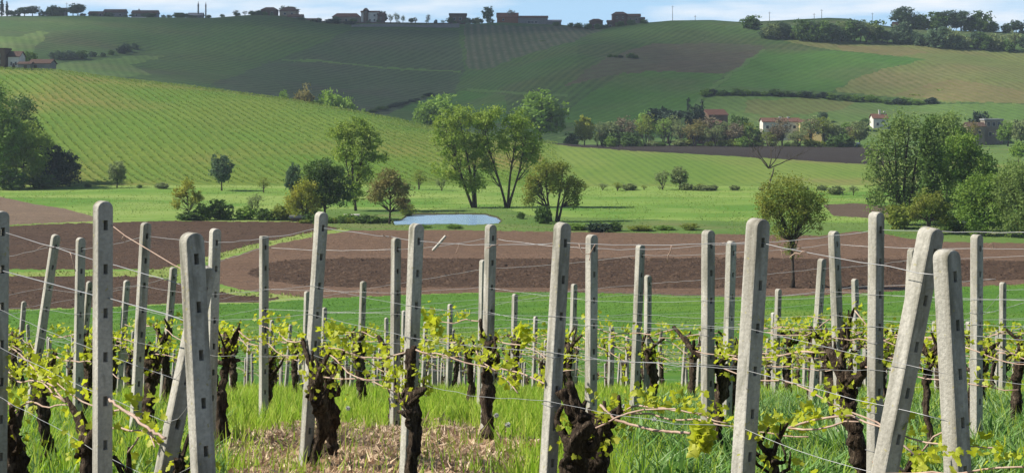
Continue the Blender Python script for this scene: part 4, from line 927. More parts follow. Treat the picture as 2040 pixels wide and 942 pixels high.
# garden wall and netted fence along the middle skyline
def strip_wall(name, pts, hpx, d, mat, label, cat):
    a = MB(); th = 0.3
    for (xa, yt0), (xb, yt1) in zip(pts[:-1], pts[1:]):
        A = ((xa-1020)/F*d, d, (HY-yt0)/F*d); B = ((xb-1020)/F*d, d, (HY-yt1)/F*d); h = hpx/F*d
        vs = []
        for q in (A, B):
            vs += [(q[0],q[1],q[2]-h-1.5),(q[0],q[1],q[2]),(q[0],q[1]+th,q[2]),(q[0],q[1]+th,q[2]-h-1.5)]
        a.add(vs, [(0,1,5,4),(1,2,6,5),(2,3,7,6),(3,0,4,7),(0,3,2,1),(4,5,6,7)])
    tag(a.build(name, mat), label, cat)
strip_wall('garden_wall', [(604,42),(700,44),(780,45),(850,46),(895,46)], 4, 1140, WM['brown'], 'long dark garden wall on the skyline below the feathery trees', 'wall')
strip_wall('retaining_wall', [(700,50),(760,48),(850,50),(915,47)], 8, 1105, WM['grey'], 'pale grey retaining wall under the skyline gardens', 'wall')
strip_wall('hillside_wall', [(1145,72),(1180,66),(1215,60),(1240,56)], 4, 1095, WM['brown'], 'dark wall stepping down left of the hilltop brick houses', 'wall')
# village on the right
house('village_house', None, 1410, 1452, 229, 219, 752, 'brown', M_tile, 'brown gabled house highest in the village', wins=((0.3,0.6),(0.7,0.6)), ww=1.0, rz=0.35)
house('village_house', None, 1404, 1438, 252, 242, 735, 'pink', M_tile, 'pink house with bright red roof behind bare trees', wins=((0.25,0.5),(0.6,0.5)), ww=1.0)
house('village_house', None, 1374, 1404, 272, 264, 728, 'orange', M_tile, 'low orange outbuilding left below the pink house', 'outbuilding', 6, wins=((0.5,0.5),))
house('village_house', None, 1434, 1470, 270, 262, 730, 'grey', M_tile, 'grey outbuilding right below the pink house', 'outbuilding', 6, wins=((0.4,0.5),))
house('village_house', 272, 1520, 1594, 243, 236, 742, 'white', M_tile, 'long white villa with reddish roof in the village', depth=10, wins=((0.12,0.72),(0.35,0.72),(0.62,0.72),(0.85,0.72)), ww=1.1, chim=((0.5,0.5),(0.72,0.5)))
house('village_house', 274, 1594, 1628, 245, 239, 738, 'yellow', M_tile, 'bright yellow house attached to the white villa', depth=9, wins=((0.2,0.8),(0.4,0.8),(0.6,0.8),(0.8,0.8)), ww=0.8)
house('village_house', 276, 1620, 1637, 251, 243, 734, 'yellow', M_tiled, 'narrow ochre house with dark roof right of the yellow one', depth=8, wins=((0.5,0.6),), rz=-0.3)
house('village_house', 262, 1740, 1768, 236, 228, 775, 'white', M_tile, 'white house with red roof and two white chimneys', depth=8, wins=((0.3,0.55),(0.7,0.7)), ww=1.0, chim=((0.55,1.8),(0.9,1.2)))
house('stone_ruin', 290, 1928, 1962, 252, 245, 718, 'stone', M_tiled, 'roughly built stone ruin among the trees on the right', 'ruin', 7, wins=((0.3,0.7),(0.7,0.7),(0.5,0.35)), ww=1.1)
house('stone_ruin', 290, 1962, 1998, 240, 237, 724, 'stone', M_roofg, 'taller flat topped part of the stone building near the right edge', 'ruin', 7, wins=((0.2,0.85),(0.5,0.85),(0.8,0.85),(0.3,0.45),(0.7,0.45)), ww=1.2, wh=1.6, flat=True)
house('hill_hut', None, 1655, 1669, 102, 98, 1000, 'brown', M_tiled, 'tiny hut alone on the lit right hillside', 'hut', 4, wins=(), door=0.5)
house('hill_shed', None, 1795, 1822, 204, 200, 890, 'brown', M_tiled, 'long low dark shed beside the single hill tree', 'shed', 5, wins=(), door=0.4)
# small hut with pale roof by the pond
d = dist_at(592, 441, 300, 360)
house('garden_hut', None, 579, 606, 434, 430, d, 'brown', M_roofg, 'little dark hut with whitish roof left of the pond', 'hut', 2.5, wins=(), door=0.4, flat=True, sink=0.3)
def slab(name, xa, xb, py, d, dz, mat, label, cat, legs=True):
    s = d/F; cx = (xa+xb)/2; z = (HY-py)*s; zg = float(zpd(cx, d))
    e = empty(name, ((cx-1020)*s, d, zg)); Wd = (xb-xa)*s; a = MB(); h = max(z-zg, 0.5)
    a.box(-Wd/2, Wd/2, -1.2, 1.2, h, h+dz); a.build('top', mat, e)
    for x in (-Wd/2+0.2, Wd/2-0.2):
        for y in (-1.0, 1.0):
            l = MB(); l.box(x-0.06, x+0.06, y-0.06, y+0.06, -0.1, h-0.003); l.build('leg', M_shut, e)
    tag(e, label, cat)
slab('table', 1893, 1928, 449, 316, 0.3, WM['white'], 'white table top shining under the right hand grove', 'table')
slab('jetty', 684, 716, 432, 335, 0.2, WM['white'], 'pale plank bench between the hut and the bronze tree', 'bench')
# utility poles on the right skyline
for px, yt, dd, lab in ((1340,12,1150,'tallest thin pole on the skyline right of the brick tower house'),(1385,31,1150,'short thin pole right of the tallest skyline pole'),
                (1533,24,1150,'thin pole right of the tall dark skyline tree'),(1622,27,1150,'thin pole left of two close together on the right hill'),(1637,19,1150,'thin pole right of two close together on the right hill'),(1738,26,1150,'thin pole on the slope before the red roofed skyline house'),(133,6,1150,'thin mast above the far left skyline house')):
    b = ground(px, dd); h = (HY-yt)/F*dd-b.z
    e = empty('utility_pole', b); a = MB(); a.tube([(0,0,-1),(0,0,h)], [0.20,0.12], 6); a.build('pole', M_barkpale, e)
    a = MB(); a.box(-0.9,0.9,-0.06,0.06,h-0.9,h-0.75); a.build('crossarm', M_bark, e); tag(e, lab, 'pole')
# pale box standing on the far dark field
b = ground(1709, 700); a = MB(); a.box(-0.7,0.7,0,1.0,-0.1,1.5); a.box(-0.8,0.8,-0.1,1.1,1.5,1.75)
tag(link('water_tank', a.mesh('water_tank', mat_simple('tank_blue', (0.45,0.52,0.62), (0.5,0.55,0.65))), None, b), 'small pale blue tank at the far right end of the dark field', 'tank')
#@@PART3
# ------------------------------------------------------------------ planted rows on the near slope: low leafy tufts
M_vrow = mat_leaf('vine_row_leaf', (0.19,0.30,0.040), (0.28,0.33,0.055), 0.35)
def vine_rows(name, xr, dr, ang, spacing, step, size, pxr, per=2):
    r = np.random.default_rng(31)
    dx, dy = math.cos(ang), math.sin(ang); nx, ny = -dy, dx
    ks = np.arange(-200, 400); ts = np.arange(-500, 900, step)
    K, T = np.meshgrid(ks, ts); K = K.ravel().astype(float); T = T.ravel() + r.uniform(-0.5, 0.5, K.shape)*step
    cx, cy = -80.0, 520.0
    off = ((nx*cx+ny*cy)/spacing) % 1.0; cx -= off*spacing*nx; cy -= off*spacing*ny
    x = cx + K*spacing*nx + T*dx + r.normal(0, 0.08, K.shape); y = cy + K*spacing*ny + T*dy + r.normal(0, 0.12, K.shape)
    px = 1020+F*x/np.maximum(y, 1)
    keep = (y > dr[0]) & (y < np.minimum(curve(CREST_D, px)+6, dr[1])) & (px > pxr[0]) & (px < pxr[1]) & (r.random(K.shape) < 0.9)
    x = x[keep]; y = y[keep]; z = zxy(x, y)
    c = np.repeat(np.stack([x, y, z+0.45], -1), per, 0); c += r.normal(size=c.shape)*np.array([0.12, 0.12, 0.20])
    v, f = leaf_quads(c, size, r, 1.3)
    me = np_mesh(name, v, f, [M_vrow], attr=np.repeat(r.random(len(c)), 4))
    tag(link(name, me), kind='stuff', label='rows of low young vines striping the sunny slope', cat='vine rows')
vine_rows('vine_rows', None, (457, 640), rowH, 2.6, 0.32, 0.30, (-60, 1110))

# ------------------------------------------------------------------ vineyard: materials
def mat_concrete():
    m, N, L = new_mat('weathered_concrete')
    v = objvec(N)
    oi = N.new('ShaderNodeObjectInfo')
    va = N.new('ShaderNodeVectorMath'); va.operation = 'ADD'; L.new(v, va.inputs[0]); L.new(oi.outputs['Location'], va.inputs[1])
    v = va.outputs[0]
    n1 = noise(N, L, 3.5, 5, vec=v, lo=0.35, hi=0.65, stretch=(1,1,0.4)); n2 = noise(N, L, 60, 4, vec=v, lo=0.35, hi=0.7)
    n3 = noise(N, L, 7, 6, vec=v, lo=0.50, hi=0.72, stretch=(1.6,1.6,0.35), dist=0.6)
    c = mixc(N, L, (0.52,0.49,0.43), (0.39,0.37,0.325), n1)
    c = mixc(N, L, c, (0.15,0.145,0.11), mul(N, L, n3, 0.95)); c = mixc(N, L, c, (0.20,0.19,0.17), mul(N, L, n2, 0.45))
    n4 = noise(N, L, 1.3, 5, vec=v, lo=0.45, hi=0.70, stretch=(9,9,0.8), dist=0.3); c = mixc(N, L, c, (0.13,0.115,0.085), mul(N, L, n4, 0.6))
    n5 = noise(N, L, 38, 2, vec=v, lo=0.66, hi=0.72); c = mixc(N, L, c, (0.34,0.30,0.12), mul(N, L, n5, 0.7))
    finish(N, L, c, 0.95, n2, 0.6, 0.003, 0.12)
    return m
M_conc = mat_concrete()
M_wire = mat_simple('galvanised_wire', (0.42,0.42,0.43), (0.28,0.28,0.29), 3, 0.45, 0.0, 0.01, 0.5, 0.35)
M_tie = mat_simple('blue_tie', (0.12,0.30,0.34), (0.20,0.36,0.36), 4, 0.6)
m, N, L = new_mat('vine_bark')
v = objvec(N)
n1 = noise(N, L, 6, 5, vec=v, stretch=(3,3,0.7)); n2 = noise(N, L, 26, 6, rough=0.7, vec=v, lo=0.38, hi=0.62, stretch=(2.4,2.4,0.55))
c = mixc(N, L, (0.085,0.057,0.039), (0.24,0.18,0.13), n1); c = mixc(N, L, c, (0.016,0.011,0.009), mul(N, L, n2, 0.85))
finish(N, L, c, 0.95, n2, 1.0, 0.02, 0.1); M_vbark = m
M_cane = mat_simple('vine_cane', (0.38,0.25,0.19), (0.52,0.39,0.31), 9, 0.7, 0.3, 0.003, 0.25)
M_vleaf = mat_leaf('vine_leaf', (0.42,0.50,0.030), (0.60,0.60,0.08), 0.5, scale=5, rough=0.5, spec=0.35, tcol=(0.66,0.72,0.02))
M_vleafo = mat_leaf('vine_leaf_bronze', (0.30,0.20,0.07), (0.38,0.27,0.12), 0.4, scale=5, tcol=(0.5,0.4,0.05))

# ------------------------------------------------------------------ concrete post: rounded head, chamfered edges, row of through holes
PW, PH, HS = 0.078, 1.85, 0.21
def post_mesh(name, length=2.5, head='round', pw=PW, nh=9):
    """local +Y is the holed dark face's inward direction; origin at ground level, top at PH"""
    hw, hh = 0.011, 0.024          # half hole
    h = pw/2; zt = PH - h*0.92
    z0 = PH - length
    hz = [PH-0.115-HS*i for i in range(nh)]
    zs = [z0]
    for z in sorted(hz): zs += [z-hh, z+hh]
    zs = [z for z in zs if z > z0-1e-6]
    if head == 'round':
        top_arc = [(-h*math.cos(a), zt + h*0.92*math.sin(a)) for a in [math.pi*i/12 for i in range(13)]]
        zs.append(zt)
    else:
        zs.append(PH)
    zs = sorted(set(zs))
    xs = [-h, -hw, hw, h]
    bm = bmesh.new(); cache = {}
    def V_(x, y, z):
        k = (round(x,5), round(y,5), round(z,5))
        if k not in cache: cache[k] = bm.verts.new((x, y, z))
        return cache[k]
    for i in range(len(zs)-1):
        za, zb = zs[i], zs[i+1]; mid = (za+zb)/2
        hole = any(abs(mid-z) < hh*0.5 for z in hz)
        for k in range(3):
            if hole and k == 1: continue
            a, b = xs[k], xs[k+1]
            bm.faces.new([V_(a,-h,za), V_(b,-h,za), V_(b,-h,zb), V_(a,-h,zb)])
            bm.faces.new([V_(a,h,zb), V_(b,h,zb), V_(b,h,za), V_(a,h,za)])
        for sx in (-h, h):
            f = [V_(sx,-h,za), V_(sx,-h,zb), V_(sx,h,zb), V_(sx,h,za)]
            bm.faces.new(f if sx > 0 else f[::-1]) if False else bm.faces.new(f[::-1] if sx > 0 else f)
        if hole:
            for sx in (-hw, hw):
                f = [V_(sx,-h,za), V_(sx,-h,zb), V_(sx,h,zb), V_(sx,h,za)]
                bm.faces.new(f if sx > 0 else f[::-1])
            for z in (za, zb):
                f = [V_(-hw,-h,z), V_(hw,-h,z), V_(hw,h,z), V_(-hw,h,z)]
                bm.faces.new(f)
    if head == 'round':
        A = [V_(x,-h,z) for x, z in top_arc]; B = [V_(x,h,z) for x, z in top_arc]
        A2 = [A[0]] + A[1:-1] + [A[-1]]
        bm.faces.new([V_(-h,-h,zt), V_(-hw,-h,zt), V_(hw,-h,zt), V_(h,-h,zt)] + A[-2:0:-1])
        bm.faces.new(([V_(-h,h,zt), V_(-hw,h,zt), V_(hw,h,zt), V_(h,h,zt)] + B[-2:0:-1])[::-1])
        for i in range(12): bm.faces.new([A[i], A[i+1], B[i+1], B[i]])
    else:
        bm.faces.new([V_(-h,-h,PH), V_(-hw,-h,PH), V_(hw,-h,PH), V_(h,-h,PH), V_(h,h,PH), V_(hw,h,PH), V_(-hw,h,PH), V_(-h,h,PH)])
    bm.normal_update(); bmesh.ops.recalc_face_normals(bm, faces=bm.faces)
    es = []
    for e in bm.edges:
        if len(e.link_faces) != 2: continue
        a, b = e.link_faces
        if a.normal.dot(b.normal) < 0.5:
            mx_ = max(abs(v.co.x) for v in e.verts); 
            if min(abs(v.co.y) for v in e.verts) > h-1e-4 and (mx_ > h-1e-3 or min(v.co.z for v in e.verts) > zt-1e-4) and not all(abs(v.co.x) <= hw+1e-4 and v.co.z < zt-0.01 for v in e.verts): es.append(e)
    bmesh.ops.bevel(bm, geom=es, offset=0.009, segments=2, affect='EDGES', profile=0.5)
    bm.normal_update()
    me = bpy.data.meshes.new(name); bm.to_mesh(me); bm.free(); me.materials.append(M_conc); return me
PM = post_mesh('concrete_post'); PMs = post_mesh('concrete_post_square', head='flat'); PMl = post_mesh('concrete_post_long', length=3.4, pw=0.088, nh=12)
ROWDIR = Vector((-0.557, 0.83, 0)).normalized(); ROWN = Vector((0.83, 0.557, 0)).normalized()
def ztop_y(d, h=PH): return HY - F*(float(zpd(1020, d))+h)/d
def d_from_top(yt):
    ds = np.arange(7.0, 58, 0.1); ys = np.array([ztop_y(x) for x in ds]); return float(ds[np.argmin(np.abs(ys-yt))])
posts = []        # (ground point, lean vector, key)
def post(xt, yt, xb, yb, label, d=None, me=None, group=None, tie=False, lean_d=0.0, twist=0.0, vine=None):
    """top at (xt,yt) and a lower point of the axis at (xb,yb), picture pixels"""
    if d is None: d = d_from_top(yt)
    T = Vector(((xt-1020)/F*d, d, (HY-yt)/F*d)); B = Vector(((xb-1020)/F*d, d+lean_d, (HY-yb)/F*d))
    ax = (T-B).normalized()
    org = T - ax*PH
    gz = float(zxy(T.x, T.y)); 
    # local frame: y along the row, z along the axis
    ydir = Matrix.Rotation(twist, 3, 'Z') @ ROWDIR; ydir = (ydir - ax*ydir.dot(ax)).normalized(); xdir = ydir.cross(ax)
    M = Matrix((( xdir.x, ydir.x, ax.x, org.x),(xdir.y, ydir.y, ax.y, org.y),(xdir.z, ydir.z, ax.z, org.z),(0,0,0,1)))
    o = link('vineyard_post', me or PM); o.matrix_world = M
    tag(o, label, 'post', group)
    k = (gz-T.z)/(-ax.z) if ax.z else PH
    g = T - ax*abs(T.z-gz)/max(ax.z, 0.3); g.z = float(zxy(g.x, g.y))
    posts.append((g, T, ax))
    if tie:
        a = MB(); 
        for zz_ in tie:
            q = PW/2+0.003; ring_ = [(-q,-q,zz_),(q,-q,zz_+0.004),(q,q,zz_+0.008),(-q,q,zz_+0.004),(-q,-q,zz_)]
            a.tube(ring_, [0.0018]*5, 5)
        a.build('wire_tie', M_wire, o)
    return g, d
G1 = 'concrete posts of the vineyard rows'
HERO = [
 # xt, yt, xb, yb, d, label, options
 (2,420,-2,850,9.6,'grey concrete post cut in half by the left edge of the picture',{}),
 (205,400,204,930,8.2,'tall upright concrete post at the left, highest of all the posts',{}),
 (381,463,405,942,7.5,'thick concrete post near the left leaning back over its slanted brace',{'me':'l'}),
 (412,530,350,832,8.0,'slanted brace post crossing behind the thick leaning post on the left',{}),
 (1885,497,1908,942,7.4,'thick front post of the crossed pair at the right, shorter one',{'me':'l'}),
 (1857,453,1762,942,7.65,'strongly slanted thick brace post of the crossed pair at the right',{'me':'l'}),
 (1511,435,1480,942,8.4,'thick broad post leaning right, left of the lone field tree',{'me':'l','tie':(1.02,0.6)}),
 (1121,443,1092,942,9.8,'tall post leaning right just left of the thick knotted vine',{'tie':(1.08,0.8)}),
 (830,445,812,900,11.2,'tall post with white front edge standing behind the forked vine left of centre',{'tie':(1.1,)}),
 (641,422,607,942,12.4,'tall leaning post left of centre with a vine bound to its foot',{'tie':(0.85,)}),
 (429,455,418,860,13.9,'upright post just right of the thick leaning post on the left',{}),
 (291,443,270,830,14.6,'leaning post with twisted vine at its foot, left of the thick leaning post',{'tie':(0.35,)}),
 (161,473,155,770,16.6,'narrow upright post between the strongly slanted one and the highest post',{}),
 (112,467,62,800,17.0,'strongly slanted post near the left edge',{}),
 (1746,422,1742,942,11.1,'tall straight pale post left of the crossed pair at the right',{'tie':(1.0,0.55,0.3)}),
 (1411,458,1409,942,13.0,'upright post with a diagonal vine arm reaching left from it',{'tie':(1.05,0.9)}),
 (1179,467,1177,850,14.0,'upright post right of the tall leaning post at the centre',{}),
 (978,447,968,890,14.6,'upright post in the middle of the picture in front of the pond end',{'tie':(0.45,)}),
 (789,473,786,860,16.6,'narrow post left of the tall post with the white front edge',{}),
 (526,470,525,835,17.4,'thin square headed post on the grass track, left of centre',{'me':'s'}),
 (1946,467,1945,800,14.1,'upright post right of the crossed pair',{'tie':(1.2,)}),
 (1661,460,1672,760,15.1,'post leaning left behind the lone field tree',{}),
 (1457,480,1450,730,16.6,'narrow post left of the thick broad leaning post',{}),
 (1276,487,1266,740,18.4,'narrow leaning post in the gap right of the centre',{}),
 (1818,495,1808,680,17.5,'narrow post partly hidden by the slanted brace at the right',{}),
 (179,560,165,720,24,'small post just left of the highest post',{}),
 (48,600,33,790,30,'small slanted post near the left edge',{}),
 (253,558,238,760,24,'small slanted post between the highest post and the twisted vine',{}),
 (346,532,324,800,21,'post leaning right left of the thick leaning post',{}),
 (612,580,608,720,27,'thin post peeking out left of the tall leaning post',{}),
 (647,612,644,720,33,'short dark post hugging the right side of the tall leaning post',{}),
 (724,560,718,740,25,'small post standing alone between two taller posts left of the pond',{}),
 (805,618,803,720,34,'thin post tucked between the narrow post and the white edged one',{}),
 (897,605,893,775,31,'small post right of the white edged post',{}),
 (963,517,960,680,21,'thin post glued to the left side of the middle post',{}),
 (1026,585,1022,750,28,'small post right of the middle post',{}),
 (1067,630,1064,730,38,'very small post left of the tall leaning post at the centre',{}),
 (1144,565,1140,700,26,'small post between the centre pair of tall posts',{}),
 (1291,548,1290,700,23,'small post touching the narrow leaning post right of the centre',{}),
 (1218,648,1215,760,36,'very small post among the leaves right of the centre',{}),
 (1316,658,1314,740,40,'tiny post left of the upright post with the vine arm',{}),
 (1551,575,1546,730,26,'small post right of the thick broad post',{}),
 (1541,622,1540,720,33,'short stub post beside the small post under the lone tree',{}),
 (1638,515,1620,780,20,'slanted post left of the post behind the lone tree',{}),
 (1703,555,1707,740,24,'small post leaning left beside the tall straight pale one',{}),
 (1777,648,1776,740,37,'tiny post right of the tall straight pale one',{}),
 (1862,640,1866,740,30,'small post seen through the legs of the crossed pair',{}),
 (1929,640,1938,700,26,'short leaning post touching the upright post at the right',{}),
 (1998,562,1997,700,25,'small post near the right edge',{}),
 (1988,652,1986,730,36,'tiny post left of the small post near the right edge',{}),
]
MEL = {'l': PMl, 's': PMs}
hero_pts = []
for xt, yt, xb, yb, d, lab, op in HERO:
    g, dd = post(xt, yt, xb, yb, lab, d, MEL.get(op.get('me')), G1, op.get('tie', False))
    hero_pts.append((g, xt, d))
# the receding rows of small posts
r = random.Random(77); far_pts = []
n_hero = len(posts)
for k in range(3, 46):
    c = 3.0+2.7*k; off = r.uniform(0, 1.65)
    for t in range(-60, 90):
        q = ROWN*c + ROWDIR*(t*1.65+off+r.uniform(-0.08, 0.08))
        if not (37 < q.y < 78): continue
        px = 1020+F*q.x/q.y
        if not (-60 < px < 2100): continue
        if any((Vector((p[0].x, p[0].y))-Vector((q.x, q.y))).length < 1.1 for p in posts[:n_hero]): continue
        if r.random() < (0.25 if px < 1150 else 0.45): continue
        q.z = float(zxy(q.x, q.y)); far_pts.append(q)
r.shuffle(far_pts); far_pts = far_pts[:248]; far_pts.sort(key=lambda q: q.y)
for q in far_pts:
    hh = r.uniform(1.35, 1.75); s = F/q.y
    xt = 1020+s*q.x; yt = HY - s*(q.z+hh); xb = xt+r.uniform(-0.09,0.05)*hh*s; yb = HY - s*q.z
    side = 'left' if xt < 680 else ('middle' if xt < 1360 else 'right')
    near = 'nearer' if q.y < 50 else ('middle' if q.y < 63 else 'farthest')
    post(xt, yt, xb, yb, {'nearer':'small pale concrete post in the nearer of the distant rows','middle':'tiny pale concrete post deep in the receding rows','farthest':'tiniest pale concrete post at the bottom edge of the vineyard'}[near]+{'left':' on the left','middle':' in the middle','right':' on the right'}[side], q.y, None, G1)

# ------------------------------------------------------------------ vines
LEAFSHAPE = [(0,0),(0.30,-0.16),(0.52,0.06),(0.42,0.26),(0.56,0.52),(0.28,0.58),(0.20,0.80),(0,1.02),(-0.20,0.80),(-0.28,0.58),(-0.56,0.52),(-0.42,0.26),(-0.52,0.06),(-0.30,-0.16)]
class LeafB:
    def __init__(s): s.v = []; s.f = []; s.a = []
    def leaf(s, p, size, r, up=0.3):
        d = Vector((r.gauss(0,1), r.gauss(0,1), r.gauss(up,0.7))).normalized()
        n = Vector((r.gauss(0,1), r.gauss(0,1), r.gauss(0.3,0.8))); n = (n - d*n.dot(d)).normalized(); b = d.cross(n)
        base = len(s.v); a = r.random()*0.6; cup = r.uniform(0.1, 0.4)
        for i, (x, y) in enumerate(LEAFSHAPE):
            q = p + (b*x + d*y + n*(cup*abs(x) - 0.12*y*y))*size
            s.v.append(q); s.a.append(a)
        s.v.append(p + d*0.35*size - n*0.04*size); s.a.append(a); c = base+len(LEAFSHAPE)
        m = len(LEAFSHAPE)
        for i in range(m): s.f.append((c, base+i, base+(i+1) % m))
    def mesh(s, name, mat): return np_mesh(name, np.array([tuple(v) for v in s.v]), s.f, [mat], attr=s.a)

def gnarl(mb, pts, rads, seed, n=12, mi=0):
    """knotty old wood: resample, wander, swell and twist"""
    rr = random.Random(seed); P_ = [Vector(p) for p in pts]; out_ = []; ra = []
    for i in range(len(P_)-1):
        k = max(3, int((P_[i+1]-P_[i]).length/0.018))
        for j in range(k):
            t = j/k; out_.append(P_[i].lerp(P_[i+1], t)); ra.append(rads[i]*(1-t)+rads[i+1]*t)
    out_.append(P_[-1]); ra.append(rads[-1])
    ph = rr.uniform(0, 6); vs = []; fs = []; wk = (0.0, 0.0, 0.0)
    for i, p in enumerate(out_):
        t = (out_[min(i+1, len(out_)-1)]-out_[max(i-1, 0)]).normalized()
        a = t.cross(Vector((0.1,1,0.05))).normalized(); b = t.cross(a)
        w_ = ra[i]; wk = (wk[0]*0.97+rr.gauss(0,0.17), wk[1]*0.97+rr.gauss(0,0.17), wk[2]*0.92+rr.gauss(0,0.075)); p2 = p + a*wk[0]*w_*0.7 + b*wk[1]*w_*0.7
        sw = 1+max(-0.25, min(0.4, wk[2]*1.1))+0.05*math.sin(i*1.3+ph)
        for q in range(n):
            an = 2*math.pi*q/n + i*0.05
            ridge = 1+0.20*math.sin(3*an+i*0.12+ph)+0.13*math.sin(5*an-i*0.2)+0.10*(rr.random()-0.5)*2
            vs.append(p2+(a*math.cos(an)+b*math.sin(an))*w_*sw*ridge)
    m_ = len(out_)
    for i in range(m_-1):
        for q in range(n): fs.append((i*n+q, i*n+(q+1) % n, (i+1)*n+(q+1) % n, (i+1)*n+q))
    fs.append(tuple(range(n-1,-1,-1))); fs.append(tuple((m_-1)*n+q for q in range(n)))
    mb.add(vs, fs, mi, True)

def cane_pts(p0, d, L_, r, wob=0.03, z1=None):
    n = max(5, int(L_/0.09)); pts = [Vector(p0)]; v = Vector(d).normalized()
    dirv = v.copy()
    for i in range(n):
        dirv = (dirv + Vector((r.gauss(0,0.14), r.gauss(0,0.14), r.gauss(0,0.22)))).normalized()
        dirv = (dirv*0.75 + v*0.35).normalized()
        q = pts[-1] + dirv*L_/n
        if z1 is not None: q.z += (z1-q.z)*0.16
        pts.append(q)
    return pts

def vine_meshes(name, seed, th=0.72, tr=0.055, arms=((-1,0.18,0.16),(1,0.16,0.14)), canes=((-1,0.9),(1,0.9)), base_lean=(0,0), nleaf=1.0, bend=0.06, head=1.3, lsize=0.040, wire=0.84, n=12):
    """local x runs along the row, z up. Returns trunk, list of canes, foliage"""
    r = random.Random(seed); mb = MB(); tr = tr*0.64
    hx, hy = base_lean
    pts = [(0,0,-0.15),(0,0,0)]; rad = [tr*1.5, tr*1.35]
    for i in range(1, 5):
        t = i/4; pts.append((hx*t+bend*math.sin(t*4+seed), hy*t+bend*0.6*math.cos(t*5+seed), th*t)); rad.append(tr*(1.0+(head-1)*t*t) if i < 4 else tr*head*0.8)
    gnarl(mb, pts, rad, seed, n)
    top = Vector(pts[-1]); ends = []
    for (sx, al, az) in arms:
        e1 = top + Vector((sx*al*0.5, r.uniform(-.05,.05), az*0.35)); e2 = top + Vector((sx*al, r.uniform(-.07,.07), az))
        gnarl(mb, [top-Vector((0,0,0.05)), e1, e2], [tr*0.95, tr*0.62, tr*0.36], seed+int(al*100)+(1 if sx > 0 else 7), max(7, n-3)); ends.append((e2, sx))
        if r.random() < 0.7:
            e3 = e1 + Vector((-sx*r.uniform(.0,.08), r.uniform(-.08,.08), r.uniform(.07,.16))); gnarl(mb, [e1, e3], [tr*0.42, tr*0.2], seed+3, 7)
    for k in range(3):
        sx = r.choice((-1,1)); a0 = Vector(pts[-2]).lerp(top, r.random()); a1 = a0+Vector((sx*r.uniform(.05,.11), r.uniform(-.06,.06), r.uniform(.0,.06)))
        a2 = a1+Vector((sx*r.uniform(.0,.10), r.uniform(-.05,.05), r.uniform(.04,.12))); a3 = a2+Vector((-sx*r.uniform(-.03,.05), r.uniform(-.04,.04), r.uniform(.03,.10)))
        gnarl(mb, [a0,a1,a2,a3], [tr*0.6,tr*0.42,tr*0.3,tr*0.16], seed+40+k, 7)
    for k in range(3):
        q = top + Vector((r.uniform(-.05,.05), r.uniform(-.05,.05), r.uniform(-.16,-.02))); gnarl(mb, [q, q+Vector((r.uniform(-.08,.08), r.uniform(-.08,.08), r.uniform(-.01,.07)))], [tr*0.7, tr*0.3], seed+20+k, 7)
    trunk = mb.mesh(name+'_trunk', M_vbark)
    cm = []; lb = LeafB()
    for (sx, ln) in canes:
        src = [e for e in ends if e[1] == sx] or ends or [(top, sx)]
        p0 = r.choice(src)[0] - Vector((0,0,0.02))
        P_ = cane_pts(p0, (sx, r.uniform(-.06,.06), 0.05), ln, r, z1=wire)
        c = MB(); R_ = [0.0058*(1-0.35*i/(len(P_)-1)) for i in range(len(P_))]; c.tube(P_, R_, 6, 0, 0.1, seed); cm.append(c.mesh(name+'_cane', M_cane))
        for i in range(1, len(P_)):
            if r.random() < 0.72*min(1, nleaf):
                q = P_[i]; sh = q + Vector((r.gauss(0,.02), r.gauss(0,.02), r.uniform(.02,.07)))
                for _ in range(int(r.uniform(3, 8)*nleaf)): lb.leaf(sh+Vector((r.gauss(0,.035), r.gauss(0,.035), r.gauss(0.012,.03))), lsize*r.uniform(.5,1.15), r)
    for _ in range(int(26*nleaf)):
        q = top + Vector((r.gauss(0,.10), r.gauss(0,.07), r.uniform(-.10,.16))); k_ = r.randint(1, 3)
        for _ in range(k_): lb.leaf(q+Vector((r.gauss(0,.02), r.gauss(0,.02), r.gauss(0,.02))), lsize*r.uniform(.5,1.1), r)
    return trunk, cm, lb.mesh(name+'_foliage', M_vleaf)

ROWANG = math.atan2(-ROWDIR.y, -ROWDIR.x)     # local +x points along the row towards the right and the viewer
def put_vine(ms, loc, label, group='old vines along the vineyard rows', flip=False, s=1.0, dz=0.0):
    e = empty('grapevine', loc, ROWANG + (math.pi if flip else 0)); e.scale = (s, s, s)
    link('trunk', ms[0], e)
    for c in ms[1]: link('cane', c, e)
    link('foliage', ms[2], e)
    tag(e, label, 'vine', group); return e

